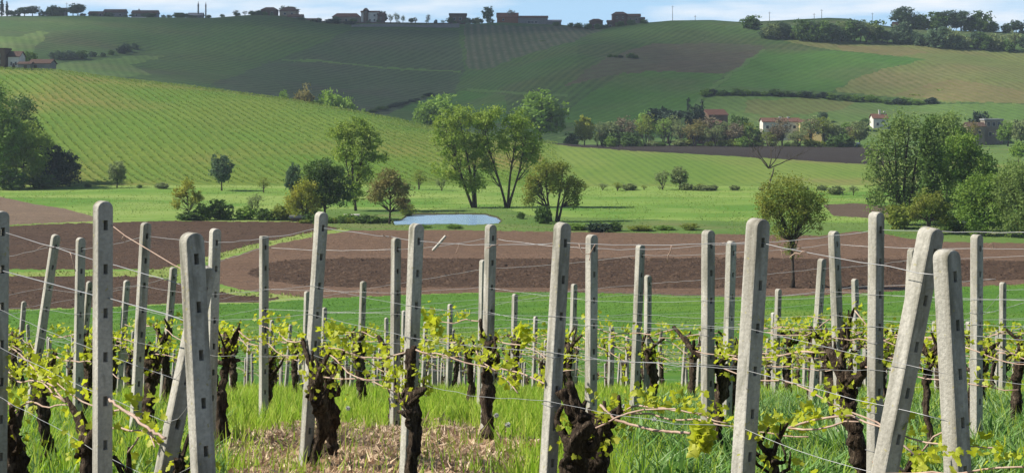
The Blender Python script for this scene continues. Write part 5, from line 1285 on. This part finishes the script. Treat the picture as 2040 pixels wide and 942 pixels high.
def vg(px, d): g = ground(px, d); return g
HV = [
 # px, d, label, params
 (20, 9.9, 'thick black vine trunk at the left edge', dict(th=0.55, tr=0.085, arms=((1,0.2,0.2),), canes=((1,0.9),(-1,0.5)), bend=0.03)),
 (182, 8.7, 'shaggy vine with many leaves bound to the highest post', dict(th=0.62, tr=0.06, arms=((-1,0.25,0.2),(1,0.2,0.14)), canes=((-1,1.1),(1,0.8),(-1,0.7)))),
 (262, 8.6, 'small black forked vine right of the highest post', dict(th=0.40, tr=0.035, arms=((1,0.12,0.22),(-1,0.2,0.12)), canes=((1,0.5),), nleaf=0.4)),
 (350, 7.9, 'low leafy vine at the foot of the thick leaning post', dict(th=0.55, tr=0.06, arms=((1,0.12,0.1),(-1,0.1,0.1)), canes=((-1,1.3),), bend=0.03)),
 (443, 14.2, 'tall dark vine with a forked head right of the thick leaning post', dict(th=0.92, tr=0.058, arms=((-1,0.08,0.1),(1,0.14,0.16)), canes=((1,1.1),(-1,0.8)), base_lean=(0.05,0))),
 (294, 14.8, 'twisted double trunk vine bound to the leaning post on the left', dict(th=0.75, tr=0.085, arms=((-1,0.15,0.1),(1,0.18,0.1)), canes=((-1,1.0),(1,1.0)))),
 (176, 16.9, 'dark shaggy vine between the narrow post and the highest post', dict(th=0.8, tr=0.06)),
 (536, 17.6, 'dark stubby vine at the foot of the thin square headed post', dict(th=0.72, tr=0.065, arms=((-1,0.2,0.14),(1,0.16,0.1)), canes=((-1,1.1),(1,1.2)))),
 (630, 12.3, 'big many armed vine wrapped round the tall leaning post left of centre', dict(th=0.70, tr=0.062, arms=((-1,0.2,0.3),(1,0.26,0.26),(1,0.1,0.1)), canes=((1,1.3),(-1,1.2),(1,0.8)), head=1.5)),
 (655, 12.9, 'thick knobby vine trunk right behind the many armed vine', dict(th=0.75, tr=0.07, arms=((1,0.2,0.18),), canes=((1,1.0),))),
 (712, 22.0, 'small dark vine by the post standing alone left of the pond', dict(th=0.85, tr=0.06, arms=((1,0.25,0.25),(-1,0.2,0.1)))),
 (786, 16.9, 'dark leaning vine by the narrow post left of the white edged post', dict(th=0.75, tr=0.07, arms=((-1,0.25,0.2),(1,0.15,0.1)), base_lean=(0.05,0))),
 (815, 11.0, 'forked vine with outstretched arms in front of the white edged post', dict(th=0.72, tr=0.056, arms=((1,0.24,0.05),(-1,0.12,0.25),(1,0.1,0.3)), canes=((1,1.2),(-1,0.9)), head=1.35, bend=0.03)),
 (972, 14.4, 'tall tapering vine leaning against the middle post', dict(th=0.85, tr=0.062, arms=((-1,0.26,0.22),(1,0.1,0.1)), canes=((1,1.3),(-1,1.1)), base_lean=(0.04,0))),
 (1150, 9.6, 'very thick knotted old vine beside the tall leaning post at the centre', dict(th=0.55, tr=0.105, arms=((-1,0.17,0.28),(1,0.12,0.12),(-1,0.05,0.35)), canes=((-1,1.0),(1,0.8)), head=1.15, n=18)),
 (1190, 10.1, 'stocky second trunk right of the very thick knotted vine', dict(th=0.62, tr=0.085, arms=((1,0.1,0.1),), canes=((1,1.5),(1,1.1)), n=16)),
 (1432, 13.1, 'vine with a thick arm slanting up to the left of its post', dict(th=0.80, tr=0.062, arms=((-1,0.62,0.22),(1,0.12,0.1)), canes=((-1,1.0),(1,1.1)), n=14)),
 (1528, 8.5, 'thin curved vine just right of the thick broad post', dict(th=0.62, tr=0.032, arms=((1,0.1,0.14),(-1,0.05,0.1)), canes=((1,1.3),(1,0.5)), bend=0.08)),
 (1572, 8.0, 'low dark vine stump at the bottom right of the thick broad post', dict(th=0.30, tr=0.075, arms=((1,0.1,0.1),), canes=((1,1.5),))),
 (1706, 11.4, 'leafy dark vine left of the tall straight pale post', dict(th=0.80, tr=0.085, arms=((-1,0.25,0.14),(1,0.15,0.1)), canes=((-1,1.4),(1,1.2),(-1,0.9)))),
 (1655, 15.4, 'dark vine between the slanted post and the post behind the lone tree', dict(th=0.85, tr=0.065)),
 (1690, 15.0, 'crooked dark vine rising behind the tall straight pale post', dict(th=1.0, tr=0.045, arms=((1,0.1,0.2),(-1,0.15,0.1)))),
 (1852, 13.0, 'slim dark vine seen through the crossed pair', dict(th=0.9, tr=0.045, arms=((1,0.2,0.1),(-1,0.2,0.1)))),
 (1950, 14.4, 'dark leafy vine at the foot of the upright post at the right', dict(th=0.85, tr=0.06, arms=((-1,0.2,0.12),(1,0.25,0.1)), canes=((-1,1.1),(1,1.4)))),
 (2030, 16.2, 'vine near the right edge with a curved cane over the grass', dict(th=0.85, tr=0.055, canes=((-1,1.2),(1,1.0)))),
 (1460, 16.9, 'dark vine by the narrow post left of the thick broad post', dict(th=0.85, tr=0.055)),
 (1290, 18.7, 'dark vine by the narrow leaning post right of the centre', dict(th=0.85, tr=0.06, arms=((-1,0.2,0.1),(1,0.22,0.14)))),
 (1135, 17.6, 'small vine hidden behind the tall leaning post at the centre', dict(th=0.85, tr=0.05)),
 (90, 12.6, 'bare jointed vine with a small leafy head near the left edge', dict(th=0.72, tr=0.05, arms=((1,0.3,0.2),(-1,0.2,0.1)), canes=((1,1.1),(-1,1.0)))),
 (1815, 9.0, 'young leafy vine shoot at the foot of the crossed pair', dict(th=0.45, tr=0.028, arms=((1,0.1,0.1),), canes=((-1,1.4),(1,0.3)), nleaf=0.8)),
]
for i, (px, d, lab, kw) in enumerate(HV):
    kw = dict(kw); kw.setdefault('nleaf', 1.25)
    put_vine(vine_meshes('vine%d' % i, 300+i*7, **kw), vg(px, d), lab)
# mid distance vines by the remaining posts: six shapes copied
VP = [vine_meshes('vine_copy%d' % i, 900+i*11, th=0.78+0.05*i/2, tr=0.055+0.006*(i % 3), arms=((-1,0.2,0.12),(1,0.22,0.1)), canes=((-1,1.0),(1,1.0),((-1)**i,0.7)), n=9, nleaf=0.7, lsize=0.048) for i in range(6)]
r = random.Random(5)
hv = [vg(px, d) for px, d, *_ in HV]
mid_names = {25:'small dark vine behind'}
cnt = 0
for (g, xt, d), H_ in zip(hero_pts, HERO):
    if d < 16 or any((g-h_).length < 0.9 for h_ in hv): continue
    q = g + ROWDIR*r.uniform(-.25,.25) + ROWN*r.uniform(-.1,.1); q.z = float(zxy(q.x, q.y))
    lab = 'dark vine at the foot of the ' + H_[5]
    lab = ' '.join(lab.split()[:16])
    put_vine(VP[cnt % 6], q, lab, flip=r.random() < 0.5, s=r.uniform(0.9,1.15)); cnt += 1
# vines standing between posts in the middle rows, then the far ones as single meshes
def join_vine(ms, name):
    mb = bmesh.new(); mats = [M_vbark, M_cane, M_vleaf]
    me = bpy.data.meshes.new(name); V0 = []; F0 = []; MI = []
    for m_, mi in [(ms[0],0)]+[(c,1) for c in ms[1]]+[(ms[2],2)]:
        b_ = len(V0); V0 += [tuple(v.co) for v in m_.vertices]
        for p_ in m_.polygons: F0.append(tuple(b_+k for k in p_.vertices)); MI.append(mi)
    me.from_pydata(V0, [], F0)
    for m_ in mats: me.materials.append(m_)
    me.polygons.foreach_set('material_index', MI); a = me.attributes.new('rnd', 'FLOAT', 'POINT'); me.update(); return me
FV = [join_vine(vine_meshes('vine_far%d' % i, 1200+i*13, th=0.7, tr=0.075, n=6, nleaf=0.22, lsize=0.10), 'grapevine_far') for i in range(4)]
placed = [p[0] for p in posts[:n_hero]]
nmid = 0; midv = []
for k in range(1, 14):
    c = 3.0+2.7*k
    for t in range(-60, 60):
        q = ROWN*c + ROWDIR*(t*1.1+r.uniform(-.2,.2))
        if not (15.5 < q.y < 38): continue
        px = 1020+F*q.x/q.y
        if not (-60 < px < 2100): continue
        if any((Vector((p.x,p.y))-Vector((q.x,q.y))).length < 0.75 for p in placed+hv): continue
        if r.random() < 0.80: continue
        q.z = float(zxy(q.x, q.y)); nmid += 1; midv.append((px, q))
midv.sort(key=lambda t: t[0])
for i, (px, q) in enumerate(midv):
    put_vine(r.choice(VP), q, 'dark old vine between posts of the middle rows, '+ordinal(i, len(midv)), flip=r.random() < .5, s=r.uniform(.85,1.1))
for q in far_pts:
    if r.random() < 0.35: continue
    p = q + ROWDIR*r.uniform(-.5,.5); p.z = float(zxy(p.x, p.y))
    e = link('grapevine', r.choice(FV), None, p); e.rotation_euler = (0,0,ROWANG+(math.pi if r.random() < .5 else 0)); s = r.uniform(.9,1.2); e.scale = (s,s,s)
    px = 1020+F*p.x/p.y
    tag(e, 'distant small vine in the receding rows '+('on the left' if px < 680 else 'in the middle' if px < 1360 else 'on the right'), 'vine', 'old vines along the vineyard rows')
print('vines mid', nmid, 'posts', len(posts))

# ------------------------------------------------------------------ trellis wires: one thing per row, each wire a part
rowsd = {}
for (g, T, ax) in posts:
    k = round((g.dot(ROWN)-3.0)/2.7)
    if g.y < 58: rowsd.setdefault(k, []).append((g.dot(ROWDIR), g, T, ax))
r = random.Random(9)
for k in sorted(rowsd):
    L_ = sorted(rowsd[k], key=lambda q: q[0]); 
    L_ = [q for i, q in enumerate(L_) if i == 0 or q[0]-L_[i-1][0] > 0.5]
    if len(L_) < 2: continue
    e = empty('trellis_wires', L_[0][1])
    ordn = ['nearest','second','third','fourth','fifth','sixth','seventh','eighth','ninth','tenth','eleventh','twelfth','thirteenth','fourteenth','fifteenth','sixteenth','seventeenth','eighteenth','nineteenth','twentieth']
    nm_ = ordn[k] if k < len(ordn) else 'far'
    tag(e, ('steel wires strung between the posts of the %s row from the viewer' % nm_) if k < len(ordn) else 'hair thin steel wires of a far row', 'wires', 'trellis wires of the rows')
    for hgt, rad, w_ in ((1.735,0.0019,0.012),(1.315,0.0012,0.008),(1.11,0.0016,0.014),(0.83,0.0014,0.02)):
        if k > 6 and hgt not in (1.735, 1.11): continue
        pts = []; rr_ = rad*(1 if k < 5 else 1.5)
        ext0 = L_[0][2]-ROWDIR*2.5; ext1 = L_[-1][2]+ROWDIR*(6.0 if k < 6 else 1.0)
        an = []
        if k >= 2: an.append(Vector((ext0.x, ext0.y, float(zxy(ext0.x, max(ext0.y, 1)))+hgt)))
        for (s_, g, T, ax) in L_:
            an.append(T - ax*(PH-hgt) + ROWN*(-0.0 if hgt > 1.5 else -PW/2-0.004))
        an.append(Vector((ext1.x, ext1.y, float(zxy(ext1.x, ext1.y))+hgt)))
        for a, b in zip(an[:-1], an[1:]):
            n_ = max(4, int((b-a).length/0.16)); sag = r.uniform(0.0, w_*2.2)
            for i in range(n_):
                t = i/n_; p = a.lerp(b, t); p.z -= sag*4*t*(1-t); 
                if i: p.z += r.gauss(0, w_*0.22); p.x += r.gauss(0, w_*0.15)
                pts.append(p)
        pts.append(an[-1])
        org = e.location
        mb = MB(); mb.tube([p-org for p in pts], [rr_]*len(pts), 5, 0)
        if k < 4 and hgt > 1.5:       # dry tendrils and cut cane ends left on the top wire
            for _ in range(int(len(an)*1.2)):
                p = r.choice(pts[3:-3])-org; P_ = [p]; dv = Vector((r.gauss(0,1), r.gauss(0,1), r.gauss(-.6,.6))).normalized()
                for _ in range(5): dv = (dv+Vector((r.gauss(0,.5), r.gauss(0,.5), r.gauss(-.1,.5)))).normalized(); P_.append(P_[-1]+dv*0.022)
                mb.tube(P_, [0.003]*6, 5, 1)
        mb.build('wire', [M_wire, M_cane], e)
# slack wires slanting from the highest post and hanging cane piece
def strand(name, pts, rad, mat, label, cat, kinky=0.0):
    P_ = []
    W_ = [Vector(((x-1020)/F*d, d, (HY-y)/F*d)) for x, y, d in pts]
    for a, b in zip(W_[:-1], W_[1:]):
        n_ = 6
        for i in range(n_):
            p = a.lerp(b, i/n_)
            if i and kinky: p = p + Vector((r.gauss(0,kinky), r.gauss(0,kinky), r.gauss(0,kinky)))
            P_.append(p)
    P_.append(W_[-1]); o_ = W_[0]; mb = MB(); mb.tube([p-o_ for p in P_], [rad]*len(P_), 6)
    tag(link(name, mb.mesh(name, mat), None, o_), label, cat)
M_barkwhite = mat_simple('peeled_cane', (0.62,0.58,0.52), (0.5,0.46,0.40), 9, 0.8)
strand('slack_wire', [(219,446,8.2),(250,470,8.0),(300,500,7.8),(345,527,7.6),(372,540,7.5)], 0.0024, M_cane, 'slack cane tied wire slanting down from the highest post to the thick leaning post', 'wire')
strand('slack_wire', [(0,538,9.6),(90,562,9.0),(150,578,8.6),(195,590,8.25)], 0.0028, M_wire, 'slack wire from the left edge down to the highest post', 'wire')
strand('slack_wire', [(210,592,8.2),(280,612,7.9),(330,625,7.7),(372,640,7.5)], 0.0028, M_wire, 'slack wire from the highest post to the thick leaning post', 'wire')
strand('hanging_cane', [(888,470,11.0),(876,484,11.0),(862,499,11.0)], 0.009, M_barkwhite, 'short pale cane piece hanging from the top wire right of the white edged post', 'cane')
strand('vine_cane', [(212,790,8.2),(240,812,8.0),(268,830,7.9),(300,858,7.7),(330,872,7.6)], 0.007, M_cane, 'pale bent cane slanting down from the highest post', 'cane', 0.003)
strand('vine_cane', [(1196,806,9.6),(1225,835,9.5),(1262,846,9.4),(1300,856,9.3),(1340,860,9.2),(1375,862,9.1)], 0.008, M_cane, 'long pale wavy cane right of the very thick knotted vine', 'cane', 0.002)
strand('vine_cane', [(1740,920,8.6),(1770,915,8.5),(1800,938,8.4)], 0.008, M_cane, 'pale cane end crossing the slanted brace at the bottom right', 'cane', 0.002)
# young leaf bunch hanging at the end of the wavy cane, with others along canes
def bunch(px, py, d, n, spread, label, size=0.06):
    rr = random.Random(int(px*7+py)); p = Vector(((px-1020)/F*d, d, (HY-py)/F*d)); lb = LeafB()
    g_ = lambda: max(-1.2, min(1.2, rr.gauss(0,0.8)))*spread*0.85
    for _ in range(int(n*1.1)): lb.leaf(Vector((g_()*0.8, g_()*0.8, g_()*1.35)), size*rr.uniform(.7,1.3), rr, -0.1)
    o = link('leaf_bunch', lb.mesh('leaf_bunch', M_vleaf), None, p); tag(o, label, 'leaves'); return o
bunch(1398, 868, 9.0, 60, 0.048, 'large bright yellow green leaf bunch at the end of the wavy cane', 0.058)
bunch(1838, 930, 8.3, 24, 0.045, 'bright young leaf bunch at the bottom beside the slanted brace', 0.055)
bunch(668, 672, 12.0, 26, 0.06, 'bright leaf bunch above the many armed vine', 0.05)
bunch(866, 640, 11.0, 26, 0.05, 'bright leaf bunch right of the white edged post', 0.05)
bunch(1048, 665, 12.5, 28, 0.06, 'bright leaf bunch between the middle post and the tall leaning one', 0.05)
bunch(75, 745, 10.5, 26, 0.05, 'bright leaf bunch near the left edge', 0.05)

# ------------------------------------------------------------------ grass, weeds and dry litter between the rows
def mat_grass(name, c1, c2, c3, trans=0.35, tcol=None):
    m, N, L = new_mat(name)
    n = noise(N, L, 0.55, 3, lo=0.35, hi=0.65); c = mixc(N, L, c1, c2, n)
    at = N.new('ShaderNodeAttribute'); at.attribute_name = 'rnd'; c = mixc(N, L, c, c3, at.outputs['Fac'])
    b = N.new('ShaderNodeBsdfPrincipled'); o = N.new('ShaderNodeOutputMaterial'); b.inputs['Roughness'].default_value = 0.5; b.inputs['Specular IOR Level'].default_value = 0.35
    t = N.new('ShaderNodeBsdfTranslucent'); ms = N.new('ShaderNodeMixShader'); ms.inputs[0].default_value = trans
    L.new(c, b.inputs['Base Color']); L.new(c, t.inputs['Color']); L.new(b.outputs[0], ms.inputs[1]); L.new(t.outputs[0], ms.inputs[2]); L.new(ms.outputs[0], o.inputs['Surface'])
    return m
M_grass = mat_grass('grass_blade', (0.22,0.42,0.022), (0.32,0.50,0.035), (0.58,0.62,0.12), 0.5)
M_weed = mat_grass('weed_blade', (0.09,0.22,0.035), (0.14,0.30,0.045), (0.34,0.46,0.20), 0.35)
def blades(name, n, dlo, dhi, pxlo, pxhi, h, wd, mat, label, cat, dens=None, lean=0.35, seed=1, power=1.0):
    r = np.random.default_rng(seed)
    d = (dlo**power + r.random(n)*(dhi**power-dlo**power))**(1/power); px = r.uniform(pxlo, pxhi, n)
    x = (px-1020)/F*d
    if dens is not None:
        k = r.random(n) < dens(px, d, x); d = d[k]; x = x[k]; px = px[k]
    n = len(d); z = zxy(x, d)
    tuft = 0.55+0.75*np.clip(0.5+0.5*smooth_noise(x, d, seed+1, 0.9, 2), 0, 1.3)
    hh = h*r.uniform(0.5, 1.25, n)*tuft; ww = wd*r.uniform(0.6, 1.4, n)
    an = r.uniform(0, 2*np.pi, n); dx, dy = np.cos(an), np.sin(an)
    la = r.uniform(0, 2*np.pi, n); lx, ly = np.cos(la)*lean*hh*r.random(n), np.sin(la)*lean*hh*r.random(n)
    def pt(t, wk, sg):
        return np.stack([x+lx*t*t+sg*dx*ww*wk/2, d+ly*t*t+sg*dy*ww*wk/2, z-0.01+hh*(t-0.18*lean*t*t)], -1)
    v = np.stack([pt(0,1,-1), pt(0,1,1), pt(0.55,0.8,1), pt(0.55,0.8,-1), pt(1,0.12,1), pt(1,0.12,-1)], 1).reshape(-1, 3)
    b = np.arange(n)[:,None]*6
    f = np.concatenate([b+np.array([[0,1,2,3]]), b+np.array([[3,2,4,5]])], 0)
    at = np.repeat(np.clip(r.random(n)**1.6, 0, 1), 6)*np.tile([0.4,0.4,0.8,0.8,1,1], n)
    tag(link(name, np_mesh(name, v, f, [mat], attr=at)), label, cat, kind='stuff')
def litter_mask(px, d, x): 
    e = smooth_noise(x, d, 44, 1.1, 3)*0.7
    a = ((px-740)/330.0)**2 + ((d-13.8)/3.6)**2
    return np.clip((1.0 - a + e*0.45)*2.2, 0, 1)
blades('grass', 124000, 11.5, 26, -380, 2440, 0.26, 0.012, M_grass, 'tall fresh green grass growing between the vines', 'grass',
       lambda px, d, x: (1-0.88*litter_mask(px, d, x))*np.where(px < 1230, 1.0, 0.5), 0.5, 61, 2.0)
blades('grass', 72000, 24, 50, -260, 2300, 0.22, 0.022, M_grass, 'fresh grass deeper between the rows', 'grass', None, 0.4, 62, 2.0)
blades('grass', 34000, 50, 98, -60, 2100, 0.22, 0.06, M_grass, 'grass in the farthest part of the vineyard', 'grass', None, 0.4, 63, 2.0)
blades('weeds', 70000, 11.5, 24, 1190, 2440, 0.26, 0.026, M_weed, 'rank broad leaved weeds between the rows on the right', 'weeds', lambda px, d, x: np.clip((px-1200)/200, 0, 1), 1.1, 64, 2.0)
blades('weeds', 12000, 11.5, 22, -60, 450, 0.22, 0.022, M_weed, 'broad leaved weeds in the grass on the left', 'weeds', None, 0.9, 65, 2.0)
M_dry = mat_grass('dry_leaf', (0.42,0.26,0.16), (0.17,0.10,0.065), (0.72,0.56,0.38), 0.25)
r2 = np.random.default_rng(71); n = 90000
d_ = np.sqrt(11.5**2+r2.random(n)*(20**2-11.5**2)); px_ = r2.uniform(300, 1240, n); x_ = (px_-1020)/F*d_
k_ = r2.random(n) < litter_mask(px_, d_, x_); d_, x_ = d_[k_], x_[k_]
pos = np.stack([x_, d_, zxy(x_, d_)+r2.uniform(0.0, 0.09, len(x_))], -1)
v, f = leaf_quads(pos, 0.055, r2, 1.5)
v2, f2 = leaf_quads(pos[::3]+r2.normal(size=pos[::3].shape)*0.02, 0.016, r2, 11)
v2[:,2] = np.maximum(v2[:,2], zxy(v2[:,0], v2[:,1])+0.005)
V2 = np.concatenate([v, v2]); F2 = np.concatenate([f, f2+len(v)])
tag(link('dry_litter', np_mesh('dry_litter', V2, F2, [M_dry], attr=np.repeat(r2.random(len(V2)//4), 4))), 'dry brown leaves and cut twigs littering the ground at the bottom centre', 'litter', kind='stuff')
# dandelion clocks
M_puff = mat_simple('dandelion_puff', (0.75,0.75,0.72), (0.6,0.6,0.58), 30, 0.9)
for i, (px, d) in enumerate(((690,15.6),(985,14.2),(1008,13.5),(1240,15.5),(1300,14.2))):
    g = ground(px, d); e = empty('dandelion', g); a = MB(); a.tube([(0,0,0),(0.01,0,0.15),(0.015,0.005,0.30)], [0.002]*3, 5); a.build('stem', M_grass, e)
    a = MB(); c0 = Vector((0.015,0.005,0.31)); rr = random.Random(i)
    for _ in range(90):
        v_ = Vector((rr.gauss(0,1), rr.gauss(0,1), rr.gauss(0,1))).normalized(); a.tube([c0, c0+v_*0.022], [0.0008,0.0022], 3, cap=False)
    a.build('seed_head', M_puff, e); tag(e, ['white dandelion clock in the grass left of the forked vine','white dandelion clock just right of the middle post','second white dandelion clock right of the middle post','white dandelion clock in the grass right of the knotted vines','white dandelion clock farthest right in the tall grass'][i], 'flower')

# ------------------------------------------------------------------ clods on the ploughed land, tufts in the meadow
def in_region(name_mat, px, d):
    z = zpd(px, d); py = HY-F*z/d; last = np.full(px.shape, -1)
    for i, (nm, mt, d0, d1, poly) in enumerate(REG):
        m_ = (d >= d0) & (d < d1)
        if poly is not None: m_ &= inpoly(poly, px, py)
        last[m_] = i
    return np.isin(last, [i for i, q in enumerate(REG) if q[1] in name_mat])
def clods(name, n, dlo, dhi, mats_in, size, mat, label, seed):
    r = np.random.default_rng(seed); d = 1/(1/dlo+(r.random(n))*(1/dhi-1/dlo)); px = r.uniform(-80, 2120, n)
    k = in_region(mats_in, px, d); d = d[k]; px = px[k]
    x = (px-1020)/F*d; n = len(d); z = zxy(x, d); s = size*r.uniform(0.4, 1.5, n)
    cl = np.clip(0.6+0.6*smooth_noise(x, d, seed, 3.0, 2), 0.25, 1.6); s = s*cl
    base = np.stack([x, d, z-0.02], -1); v = []
    for k_ in range(4):
        an = k_*np.pi/2+r.uniform(-.5,.5,n); rr_ = s*r.uniform(.6,1.1,n); v.append(base+np.stack([np.cos(an)*rr_*1.5, np.sin(an)*rr_, np.zeros(n)], -1))
    v.append(base+np.stack([r.normal(0,.3,n)*s, r.normal(0,.3,n)*s, s*r.uniform(.5,1.0,n)], -1))
    V_ = np.stack(v, 1).reshape(-1,3); b = np.arange(n)[:,None]*5
    f = np.concatenate([b+np.array([[i,(i+1)%4,4]]) for i in range(4)], 0)
    tag(link(name, np_mesh(name, V_, f, [mat])), label, 'soil clods', kind='stuff')
M_clod = mat_simple('soil_clod', (0.050,0.030,0.020), (0.10,0.062,0.040), 0.8, 0.95)
clods('soil_clods', 60000, 195, 262, [M_plough], 0.22, M_clod, 'rough dark clods of the ploughed band', 81)
clods('soil_clods', 30000, 170, 330, [M_left], 0.19, M_clod, 'brown clods of the ploughed field on the left', 82)
clods('soil_clods', 26000, 200, 320, [M_harrow], 0.11, M_harrow, 'small crumbs on the pale harrowed earth', 83)
M_mead = mat_grass('meadow_tuft', (0.19,0.29,0.05), (0.27,0.35,0.09), (0.24,0.34,0.07), 0.5)
blades('meadow_grass', 46000, 285, 455, -80, 2120, 0.20, 0.22, M_mead, 'uneven tufts of the valley meadow', 'grass', lambda px, d, x: in_region([M_meadow, M_rough], px, d)*np.clip(0.5+0.6*smooth_noise(x, d*0.4, 90, 25, 3), 0.05, 1)*(~inpoly(pw, x, d)), 0.5, 84, 1.5)
M_gtuft = mat_grass('cereal_tuft', (0.11,0.25,0.030), (0.15,0.29,0.035), (0.20,0.33,0.05), 0.5)
blades('young_cereal', 70000, 112, 222, -80, 2120, 0.11, 0.12, M_gtuft, 'young green cereal on the strip below the ploughed land', 'crop', lambda px, d, x: in_region([M_green], px, d), 0.4, 85, 1.0)
M_tr = mat_grass('verge_tuft', (0.20,0.28,0.05), (0.26,0.30,0.08), (0.34,0.32,0.12), 0.35)
blades('verge_grass', 14000, 195, 330, -80, 900, 0.35, 0.22, M_tr, 'long yellowish grass along the farm track', 'grass', lambda px, d, x: in_region([M_track], px, d), 0.5, 86, 1.0)
